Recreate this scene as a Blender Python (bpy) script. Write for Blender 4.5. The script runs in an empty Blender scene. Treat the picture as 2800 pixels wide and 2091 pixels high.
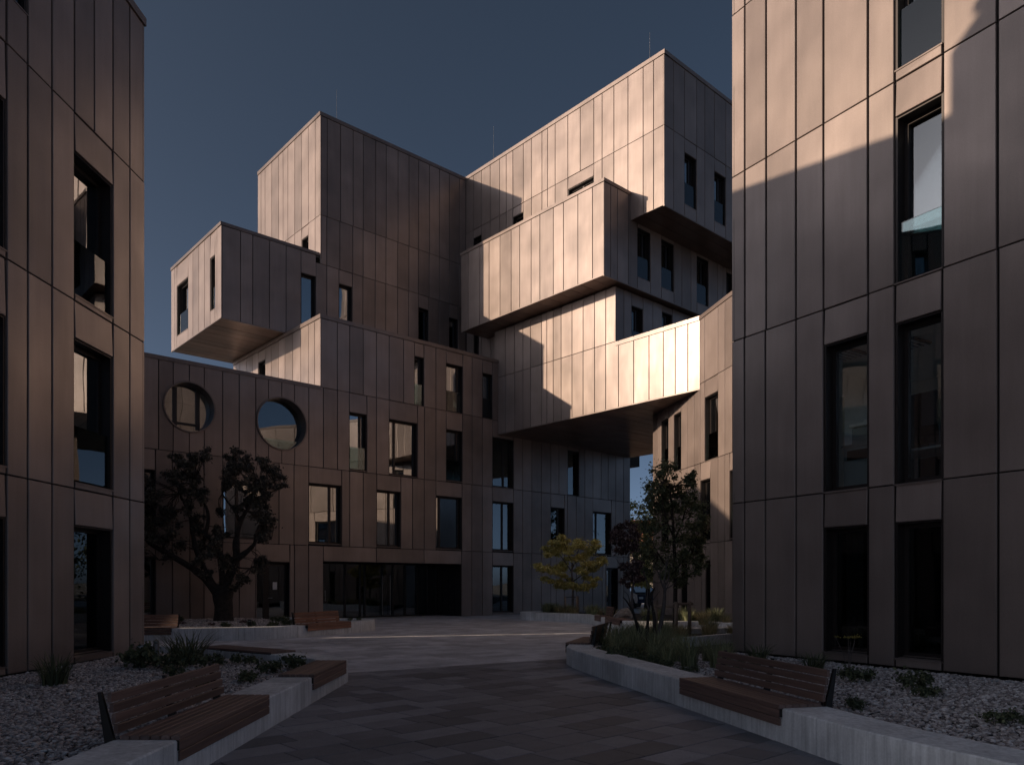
import bpy, math, random
import numpy as np
from mathutils import Vector, Matrix

rng = random.Random(7)
nrng = np.random.default_rng(11)
SC = bpy.context.scene
COL = SC.collection

# ------------------------------------------------------------------ camera
cam_d = bpy.data.cameras.new('camera')
cam = bpy.data.objects.new('camera', cam_d)
COL.objects.link(cam)
cam.location = (0.0, 0.0, 1.6)
cam.rotation_euler = (math.radians(90), 0, 0)
cam_d.sensor_width = 36.0
cam_d.lens = 2065.0 / 2800.0 * 36.0
cam_d.shift_y = 549.5 / 2800.0
cam_d.clip_start = 0.1
cam_d.clip_end = 3000.0
SC.camera = cam

# ------------------------------------------------------------------ sky, sun, exposure
SUN_DIR = Vector((-0.930, -0.243, 0.276)).normalized()
SUN_EL = math.asin(SUN_DIR.z)
SUN_AZ = math.atan2(SUN_DIR.x, SUN_DIR.y)
world = bpy.data.worlds.new('World')
SC.world = world
world.use_nodes = True
wn = world.node_tree
for n_ in list(wn.nodes):
    wn.nodes.remove(n_)
w_out = wn.nodes.new('ShaderNodeOutputWorld')
w_bg = wn.nodes.new('ShaderNodeBackground')
w_sky = wn.nodes.new('ShaderNodeTexSky')
w_sky.sky_type = 'NISHITA'
w_sky.sun_disc = False
w_sky.sun_elevation = SUN_EL
w_sky.sun_rotation = SUN_AZ % (2 * math.pi)
w_sky.altitude = 1900.0
w_sky.air_density = 0.22
w_sky.dust_density = 6.5
w_sky.ozone_density = 1.6
w_hsv = wn.nodes.new('ShaderNodeHueSaturation')
w_hsv.inputs['Saturation'].default_value = 0.86
w_hsv.inputs['Hue'].default_value = 0.485
wn.links.new(w_sky.outputs[0], w_hsv.inputs['Color'])
wn.links.new(w_hsv.outputs[0], w_bg.inputs['Color'])
w_bg.inputs['Strength'].default_value = 0.056
wn.links.new(w_bg.outputs[0], w_out.inputs['Surface'])

sun_d = bpy.data.lights.new('sun', 'SUN')
sun_d.energy = 2.0
sun_d.angle = math.radians(0.5)
sun_d.color = (1.0, 0.77, 0.56)
sun = bpy.data.objects.new('sun', sun_d)
COL.objects.link(sun)
sun.rotation_euler = SUN_DIR.to_track_quat('Z', 'Y').to_euler()
sun.location = SUN_DIR * 80

SC.view_settings.view_transform = 'Standard'
SC.view_settings.look = 'None'
SC.view_settings.gamma = 1.0
SC.view_settings.exposure = 1.12
SC.view_settings.use_curve_mapping = False
try:
    SC.cycles.max_bounces = 8
    SC.cycles.transparent_max_bounces = 10
    SC.cycles.sample_clamp_indirect = 6.0
except Exception:
    pass

# ------------------------------------------------------------------ materials
def new_mat(name):
    m = bpy.data.materials.new(name)
    m.use_nodes = True
    nt = m.node_tree
    for n in list(nt.nodes):
        nt.nodes.remove(n)
    out = nt.nodes.new('ShaderNodeOutputMaterial')
    return m, nt, out

def N(nt, t, **kw):
    n = nt.nodes.new(t)
    for k, v in kw.items():
        if hasattr(n, k):
            setattr(n, k, v)
        else:
            n.inputs[k].default_value = v
    return n

def principled(nt, out, color=(.5, .5, .5), rough=.6, metal=0.0, spec=0.5):
    b = nt.nodes.new('ShaderNodeBsdfPrincipled')
    b.inputs['Base Color'].default_value = (*color, 1)
    b.inputs['Roughness'].default_value = rough
    b.inputs['Metallic'].default_value = metal
    b.inputs['Specular IOR Level'].default_value = spec
    nt.links.new(b.outputs[0], out.inputs['Surface'])
    return b

def tex_noise(nt, scale, detail=4, rough=.55, stretch=None, coord='Object'):
    tc = nt.nodes.new('ShaderNodeTexCoord')
    src = tc.outputs[coord]
    if stretch:
        mp = nt.nodes.new('ShaderNodeMapping')
        mp.inputs['Scale'].default_value = stretch
        nt.links.new(src, mp.inputs['Vector'])
        src = mp.outputs[0]
    n = nt.nodes.new('ShaderNodeTexNoise')
    n.inputs['Scale'].default_value = scale
    n.inputs['Detail'].default_value = detail
    n.inputs['Roughness'].default_value = rough
    nt.links.new(src, n.inputs['Vector'])
    return n.outputs['Fac']

def maprange(nt, src, a, b, c, d):
    m = nt.nodes.new('ShaderNodeMapRange')
    m.inputs['From Min'].default_value = a
    m.inputs['From Max'].default_value = b
    m.inputs['To Min'].default_value = c
    m.inputs['To Max'].default_value = d
    nt.links.new(src, m.inputs['Value'])
    return m.outputs[0]

def mul(nt, a, b):
    m = nt.nodes.new('ShaderNodeMath')
    m.operation = 'MULTIPLY'
    for i, x in enumerate((a, b)):
        if isinstance(x, (int, float)):
            m.inputs[i].default_value = x
        else:
            nt.links.new(x, m.inputs[i])
    return m.outputs[0]

def tint(nt, color, fac):
    """colour x scalar"""
    v = nt.nodes.new('ShaderNodeVectorMath')
    v.operation = 'SCALE'
    v.inputs[0].default_value = color
    nt.links.new(fac, v.inputs['Scale'])
    return v.outputs[0]

def ramp(nt, fac, stops):
    r = nt.nodes.new('ShaderNodeValToRGB')
    els = r.color_ramp.elements
    while len(els) < len(stops):
        els.new(0.5)
    for e, (p, c) in zip(els, stops):
        e.position = p
        e.color = (*c, 1)
    nt.links.new(fac, r.inputs['Fac'])
    return r.outputs['Color']

def bump(nt, b, src, strength, dist):
    n = nt.nodes.new('ShaderNodeBump')
    n.inputs['Strength'].default_value = strength
    n.inputs['Distance'].default_value = dist
    nt.links.new(src, n.inputs['Height'])
    nt.links.new(n.outputs[0], b.inputs['Normal'])

def m_panel(name, color):
    m, nt, out = new_mat(name)
    b = principled(nt, out, color, .30, .22, .34)
    oi = nt.nodes.new('ShaderNodeObjectInfo')
    r = maprange(nt, oi.outputs['Random'], 0, 1, .80, 1.18)
    soft = maprange(nt, tex_noise(nt, .8, 2, .5), .3, .7, .84, 1.13)
    streak = maprange(nt, tex_noise(nt, 2.2, 5, .6, (3.0, 3.0, .25)), .3, .7, .94, 1.06)
    grain = maprange(nt, tex_noise(nt, 60, 2, .5), .3, .7, .95, 1.05)
    f = mul(nt, mul(nt, r, soft), mul(nt, streak, grain))
    nt.links.new(tint(nt, color, f), b.inputs['Base Color'])
    rg = maprange(nt, tex_noise(nt, 1.1, 2, .5), .3, .7, .29, .36)
    nt.links.new(rg, b.inputs['Roughness'])
    bump(nt, b, tex_noise(nt, 1.1, 2, .4, (1, 1, .5)), .22, .05)
    return m

def m_plain(name, color, rough=.6, metal=0.0, var=.1, scale=6, bumpd=0, spec=.5):
    m, nt, out = new_mat(name)
    b = principled(nt, out, color, rough, metal, spec)
    f = maprange(nt, tex_noise(nt, scale, 5), .3, .7, 1 - var, 1 + var)
    nt.links.new(tint(nt, color, f), b.inputs['Base Color'])
    if bumpd:
        bump(nt, b, tex_noise(nt, scale * 6, 4), .5, bumpd)
    return m

def m_glass(name, tintc=(.40, .44, .46), fmin=.40, gl=(.86, .9, .92)):
    m, nt, out = new_mat(name)
    tr = N(nt, 'ShaderNodeBsdfTransparent')
    tr.inputs[0].default_value = (*tintc, 1)
    g = N(nt, 'ShaderNodeBsdfGlossy')
    g.inputs['Color'].default_value = (*gl, 1)
    g.inputs['Roughness'].default_value = .012
    bp = nt.nodes.new('ShaderNodeBump')
    bp.inputs['Strength'].default_value = .25
    bp.inputs['Distance'].default_value = .02
    nt.links.new(tex_noise(nt, .8, 1, .3), bp.inputs['Height'])
    nt.links.new(bp.outputs[0], g.inputs['Normal'])
    fr = N(nt, 'ShaderNodeFresnel')
    fr.inputs['IOR'].default_value = 1.6
    f = maprange(nt, fr.outputs[0], .05, 1, fmin, 1)
    mx = N(nt, 'ShaderNodeMixShader')
    nt.links.new(f, mx.inputs[0])
    nt.links.new(tr.outputs[0], mx.inputs[1])
    nt.links.new(g.outputs[0], mx.inputs[2])
    nt.links.new(mx.outputs[0], out.inputs['Surface'])
    return m

def m_concrete(name, color):
    m, nt, out = new_mat(name)
    b = principled(nt, out, color, .75)
    oi = nt.nodes.new('ShaderNodeObjectInfo')
    r = maprange(nt, oi.outputs['Random'], 0, 1, .9, 1.1)
    a = maprange(nt, tex_noise(nt, 2.0, 6, .6), .3, .7, .8, 1.15)
    s = maprange(nt, tex_noise(nt, 3.0, 5, .65, (6, 6, .35)), .35, .7, 1.10, .72)
    p = maprange(nt, tex_noise(nt, 45, 3), .3, .7, .93, 1.07)
    nt.links.new(tint(nt, color, mul(nt, mul(nt, r, a), mul(nt, s, p))), b.inputs['Base Color'])
    bump(nt, b, tex_noise(nt, 60, 4), .25, .004)
    return m

def m_wood(name, c1, c2):
    m, nt, out = new_mat(name)
    b = principled(nt, out, c1, .55)
    oi = nt.nodes.new('ShaderNodeObjectInfo')
    tc = nt.nodes.new('ShaderNodeTexCoord')
    mp = nt.nodes.new('ShaderNodeMapping')
    mp.inputs['Scale'].default_value = (1.2, 26, 26)
    ad = nt.nodes.new('ShaderNodeVectorMath')
    ad.operation = 'ADD'
    nt.links.new(tc.outputs['Object'], ad.inputs[0])
    sc_ = nt.nodes.new('ShaderNodeVectorMath')
    sc_.operation = 'SCALE'
    sc_.inputs[0].default_value = (37, 11, 5)
    nt.links.new(oi.outputs['Random'], sc_.inputs['Scale'])
    nt.links.new(sc_.outputs[0], ad.inputs[1])
    nt.links.new(ad.outputs[0], mp.inputs['Vector'])
    n = nt.nodes.new('ShaderNodeTexNoise')
    n.inputs['Scale'].default_value = 1.0
    n.inputs['Detail'].default_value = 6
    n.inputs['Distortion'].default_value = .8
    nt.links.new(mp.outputs[0], n.inputs['Vector'])
    col = ramp(nt, n.outputs['Fac'], [(.25, c2), (.7, c1)])
    mx = nt.nodes.new('ShaderNodeVectorMath')
    mx.operation = 'SCALE'
    nt.links.new(col, mx.inputs[0])
    nt.links.new(maprange(nt, oi.outputs['Random'], 0, 1, .75, 1.25), mx.inputs['Scale'])
    nt.links.new(mx.outputs[0], b.inputs['Base Color'])
    bump(nt, b, n.outputs['Fac'], .3, .003)
    return m

def m_island(name, stops, rough=.7, transl=0.0, scale=None, spec=.3):
    """colour varied piece by piece (leaf, pebble, paver) inside one mesh"""
    m, nt, out = new_mat(name)
    b = principled(nt, out, stops[0][1], rough, 0, spec)
    g = nt.nodes.new('ShaderNodeNewGeometry')
    col = ramp(nt, g.outputs['Random Per Island'], stops)
    if scale:
        v = nt.nodes.new('ShaderNodeVectorMath')
        v.operation = 'SCALE'
        nt.links.new(col, v.inputs[0])
        nt.links.new(maprange(nt, tex_noise(nt, scale, 5, .6), .3, .7, .8, 1.2), v.inputs['Scale'])
        col = v.outputs[0]
    nt.links.new(col, b.inputs['Base Color'])
    if transl:
        t = nt.nodes.new('ShaderNodeBsdfTranslucent')
        nt.links.new(col, t.inputs['Color'])
        mx = nt.nodes.new('ShaderNodeMixShader')
        mx.inputs[0].default_value = transl
        nt.links.new(b.outputs[0], mx.inputs[1])
        nt.links.new(t.outputs[0], mx.inputs[2])
        nt.links.new(mx.outputs[0], out.inputs['Surface'])
    return m

def m_paver(name, color, var, speck=.35):
    m, nt, out = new_mat(name)
    b = principled(nt, out, color, .62)
    g = nt.nodes.new('ShaderNodeNewGeometry')
    oi = nt.nodes.new('ShaderNodeObjectInfo')
    ad = nt.nodes.new('ShaderNodeMath')
    ad.operation = 'ADD'
    nt.links.new(g.outputs['Random Per Island'], ad.inputs[0])
    nt.links.new(oi.outputs['Random'], ad.inputs[1])
    fr = nt.nodes.new('ShaderNodeMath')
    fr.operation = 'FRACT'
    nt.links.new(ad.outputs[0], fr.inputs[0])
    r = maprange(nt, fr.outputs[0], 0, 1, 1 - var, 1 + var)
    a = maprange(nt, tex_noise(nt, .6, 4), .3, .7, .85, 1.15)
    s = maprange(nt, tex_noise(nt, 160, 2, .6), .35, .65, 1 - speck, 1 + speck)
    st = maprange(nt, tex_noise(nt, 5, 5, .65), .3, .7, .88, 1.1)
    nt.links.new(tint(nt, color, mul(nt, mul(nt, r, a), mul(nt, s, st))), b.inputs['Base Color'])
    bump(nt, b, tex_noise(nt, 120, 3), .4, .004)
    return m

M_PANEL = m_panel('copper_brown_panel', (.285, .228, .205))
M_CAP = m_panel('parapet_metal', (.24, .19, .17))
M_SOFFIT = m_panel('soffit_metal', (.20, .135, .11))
M_JOINT = m_plain('joint_dark', (.012, .011, .012), .8)
M_FRAME = m_plain('frame_dark', (.022, .019, .020), .4, .3)
M_REVEAL = m_plain('reveal_dark', (.035, .028, .027), .45, .4)
M_DARK = m_plain('dim_interior', (.05, .045, .042), .9)
M_GLASS = m_glass('window_glass')
M_GLASS_CLEAR = m_glass('clear_glass', (.92, .94, .94), .07)
M_GLASS_DIM = m_glass('dim_glass', (.5, .53, .54), .16)
M_GLASS_DARK = m_glass('dark_glass', (.42, .45, .46), .03)
M_RAIL = m_glass('rail_glass', (.55, .68, .68), .08)
M_CURTAIN = m_plain('curtain', (.32, .31, .29), .9, var=.2, scale=9)
M_ROOM = m_plain('room_paint', (.85, .82, .75), .8, var=.05)
M_ROOF = m_plain('roof_membrane', (.12, .12, .12), .8)
M_CONC = m_concrete('planter_concrete', (.76, .77, .78))
M_EDGE = m_concrete('edging_concrete', (.38, .42, .45))
M_WOOD = m_wood('bench_hardwood', (.22, .14, .115), (.12, .072, .06))
M_WOOD_LIT = m_wood('bench_hardwood_sunlit', (.36, .18, .115), (.2, .09, .058))  # the same hardwood, with sunlight mixed into its colour
M_STEEL = m_plain('black_steel', (.015, .014, .014), .45, .2)
M_PALE_STEEL = m_plain('grey_steel', (.30, .30, .31), .4, .6)
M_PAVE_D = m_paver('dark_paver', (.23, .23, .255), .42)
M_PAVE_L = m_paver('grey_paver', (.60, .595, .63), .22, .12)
M_SAND = m_plain('joint_sand', (.02, .02, .021), .9)
M_GROUND = m_plain('far_ground', (.24, .235, .225), .9, scale=.3)
M_SOIL = m_plain('soil', (.035, .030, .027), .95, var=.35, scale=20, bumpd=.02)
M_GRAVEL = m_island('gravel_stone', [(0, (.20, .17, .16)), (.45, (.52, .46, .44)), (.8, (.72, .65, .63)), (1, (.88, .84, .82))], .8)
M_BARK = m_plain('bark', (.045, .036, .032), .9, var=.45, scale=9, bumpd=.04)
M_TWIG = m_plain('pale_bark', (.12, .10, .095), .85, var=.3, scale=14)
M_STAKE = m_plain('stake_wood', (.24, .18, .14), .8, var=.2, scale=12)
M_OAK = m_island('oak_leaf', [(0, (.07, .066, .060)), (.5, (.125, .115, .10)), (.85, (.18, .165, .135)), (1, (.28, .24, .18))], .5, .3)
M_MAPLE = m_island('maple_leaf', [(0, (.46, .41, .12)), (.5, (.66, .58, .21)), (1, (.82, .76, .40))], .6, .38)
M_GREEN = m_island('green_leaf', [(0, (.075, .09, .058)), (.5, (.125, .15, .088)), (.9, (.19, .215, .12)), (1, (.30, .30, .16))], .5, .3)
M_PURPLE = m_island('purple_leaf', [(0, (.07, .045, .048)), (.55, (.13, .082, .082)), (.85, (.21, .14, .125)), (1, (.62, .48, .44))], .6, .3)
M_GOLD = m_island('gold_leaf', [(0, (.16, .14, .035)), (.5, (.32, .27, .07)), (1, (.5, .42, .12))], .6, .35)
M_GRASS = m_island('grass_blade', [(0, (.14, .165, .09)), (.5, (.26, .29, .16)), (1, (.45, .45, .27))], .6, .25)
M_DRYGRASS = m_island('dry_grass_blade', [(0, (.18, .17, .09)), (.5, (.34, .30, .16)), (1, (.52, .45, .27))], .6, .25)
M_PAPER = m_plain('paper', (.75, .76, .76), .8, var=.03)
M_CABINET = m_plain('cabinet_grey', (.25, .32, .35), .5, var=.05)
M_ROCK = m_plain('rock', (.22, .20, .19), .85, var=.35, scale=8, bumpd=.03)
M_CAR = m_plain('blue_car_paint', (.03, .045, .09), .25, .3, var=.02)
M_TYRE = m_plain('tyre', (.02, .02, .02), .8)
M_WALL_FAR = m_plain('render_wall', (.5, .42, .34), .85, var=.1, scale=1)
M_TILE = m_plain('roof_tile', (.42, .17, .10), .8, var=.25, scale=5)

# ------------------------------------------------------------------ object helpers
class MB:
    def __init__(self):
        self.v = []
        self.f = []

    def add(self, vs, fs):
        k = len(self.v)
        self.v.extend(tuple(map(float, x)) for x in vs)
        self.f.extend(tuple(i + k for i in f) for f in fs)
        return self

    def hexa(self, c):
        """8 corners: bottom loop then top loop"""
        return self.add(c, [(0, 3, 2, 1), (4, 5, 6, 7), (0, 1, 5, 4), (1, 2, 6, 5), (2, 3, 7, 6), (3, 0, 4, 7)])

    def box(self, x0, x1, y0, y1, z0, z1):
        return self.hexa([(x0, y0, z0), (x1, y0, z0), (x1, y1, z0), (x0, y1, z0), (x0, y0, z1), (x1, y0, z1), (x1, y1, z1), (x0, y1, z1)])

    def tube(self, pts, radii, seg=7, cap=True):
        pts = [Vector(p) for p in pts]
        k = len(self.v)
        up0 = Vector((.3, .9, .2))
        for i, p in enumerate(pts):
            t = (pts[min(i + 1, len(pts) - 1)] - pts[max(i - 1, 0)])
            t = t.normalized() if t.length > 1e-6 else Vector((0, 0, 1))
            u = t.cross(up0)
            if u.length < .05:
                u = t.cross(Vector((1, 0, 0)))
            u.normalize()
            w = t.cross(u)
            for j in range(seg):
                an = 2 * math.pi * j / seg
                self.v.append(tuple(p + (u * math.cos(an) + w * math.sin(an)) * radii[i]))
        for i in range(len(pts) - 1):
            for j in range(seg):
                a_, b_ = k + i * seg + j, k + i * seg + (j + 1) % seg
                self.f.append((a_, b_, b_ + seg, a_ + seg))
        if cap:
            self.f.append(tuple(k + j for j in range(seg))[::-1])
            self.f.append(tuple(k + (len(pts) - 1) * seg + j for j in range(seg)))
        return self

    def cyl(self, x, y, z0, z1, r, seg=14):
        return self.tube([(x, y, z0), (x, y, z1)], [r, r], seg)

    def mesh(self, name, mat, off=(0, 0, 0), smooth=False):
        me = bpy.data.meshes.new(name)
        ox, oy, oz = off
        me.from_pydata([(x - ox, y - oy, z - oz) for x, y, z in self.v], [], self.f)
        me.materials.append(mat)
        if smooth:
            me.polygons.foreach_set('use_smooth', [True] * len(me.polygons))
        return me

def link(name, me, parent=None):
    o = bpy.data.objects.new(name, me)
    COL.objects.link(o)
    if parent is not None:
        o.parent = parent
    return o

def root_loc(o):
    while o.parent is not None:
        o = o.parent
    return o.location

def part(name, mb, mat, parent, smooth=False, label=None):
    """one mesh object under its thing; mb is in world coordinates"""
    o = link(name, mb.mesh(name, mat, root_loc(parent), smooth), parent)
    if label:
        o['label'] = label
    return o

def tag(o, label, cat, group=None):
    o['label'] = label
    o['category'] = cat
    if group:
        o['group'] = group
    return o

def thing(name, loc, label, cat, group=None):
    o = bpy.data.objects.new(name, None)
    o.empty_display_size = .2
    COL.objects.link(o)
    o.location = loc
    return tag(o, label, cat, group)

def thing_mesh(name, mb, mat, loc, label, cat, group=None, smooth=False):
    o = link(name, mb.mesh(name, mat, loc, smooth))
    o.location = loc
    return tag(o, label, cat, group)

def struct(name, mb, mat):
    o = link(name, mb.mesh(name, mat))
    o['kind'] = 'structure'
    return o

def mesh_np(name, verts, faces, mat, off=(0, 0, 0)):
    """fast mesh from arrays; faces is (n,k)"""
    verts = np.asarray(verts, dtype=np.float32) - np.asarray(off, dtype=np.float32)
    faces = np.asarray(faces, dtype=np.int32)
    me = bpy.data.meshes.new(name)
    n, k = faces.shape
    me.vertices.add(len(verts))
    me.vertices.foreach_set('co', verts.ravel())
    me.loops.add(n * k)
    me.loops.foreach_set('vertex_index', faces.ravel())
    me.polygons.add(n)
    me.polygons.foreach_set('loop_start', np.arange(0, n * k, k, dtype=np.int32))
    me.polygons.foreach_set('loop_total', np.full(n, k, dtype=np.int32))
    me.update(calc_edges=True)
    me.materials.append(mat)
    return me

def copy_tree(o, parent=None):
    c = o.copy()
    COL.objects.link(c)
    c.parent = parent
    for ch in o.children:
        copy_tree(ch, c)
    return c

# the central building's own axes: a runs right and near, b runs right and away
B2 = Vector((0.74496, 0.66711, 0))
A2 = Vector((0.66711, -0.74496, 0))

def pq(p, q, z=0.0):
    return A2 * p + B2 * q + Vector((0, 0, z))

class Frame:
    """a facade plane: s along it (left to right seen from outside), z up, e outward"""
    def __init__(self, O, d):
        self.O = Vector((O[0], O[1], 0))
        self.d = Vector((d[0], d[1], 0))
        self.n = Vector((d[1], -d[0], 0))

    def P(self, s, z, e=0.0):
        return self.O + self.d * s + self.n * e + Vector((0, 0, z))

    def box(self, mb, s0, s1, z0, z1, e0, e1):
        P = self.P
        mb.hexa([P(s0, z0, e1), P(s1, z0, e1), P(s1, z0, e0), P(s0, z0, e0), P(s0, z1, e1), P(s1, z1, e1), P(s1, z1, e0), P(s0, z1, e0)])
        return mb

    def prism(self, mb, poly, e0, e1):
        n = len(poly)
        vs = [self.P(s, z, e1) for s, z in poly] + [self.P(s, z, e0) for s, z in poly]
        fs = [tuple(range(n)), tuple(range(2 * n - 1, n - 1, -1))]
        for i in range(n):
            j = (i + 1) % n
            fs.append((i, i + n, j + n, j))
        mb.add(vs, fs)
        return mb

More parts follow.
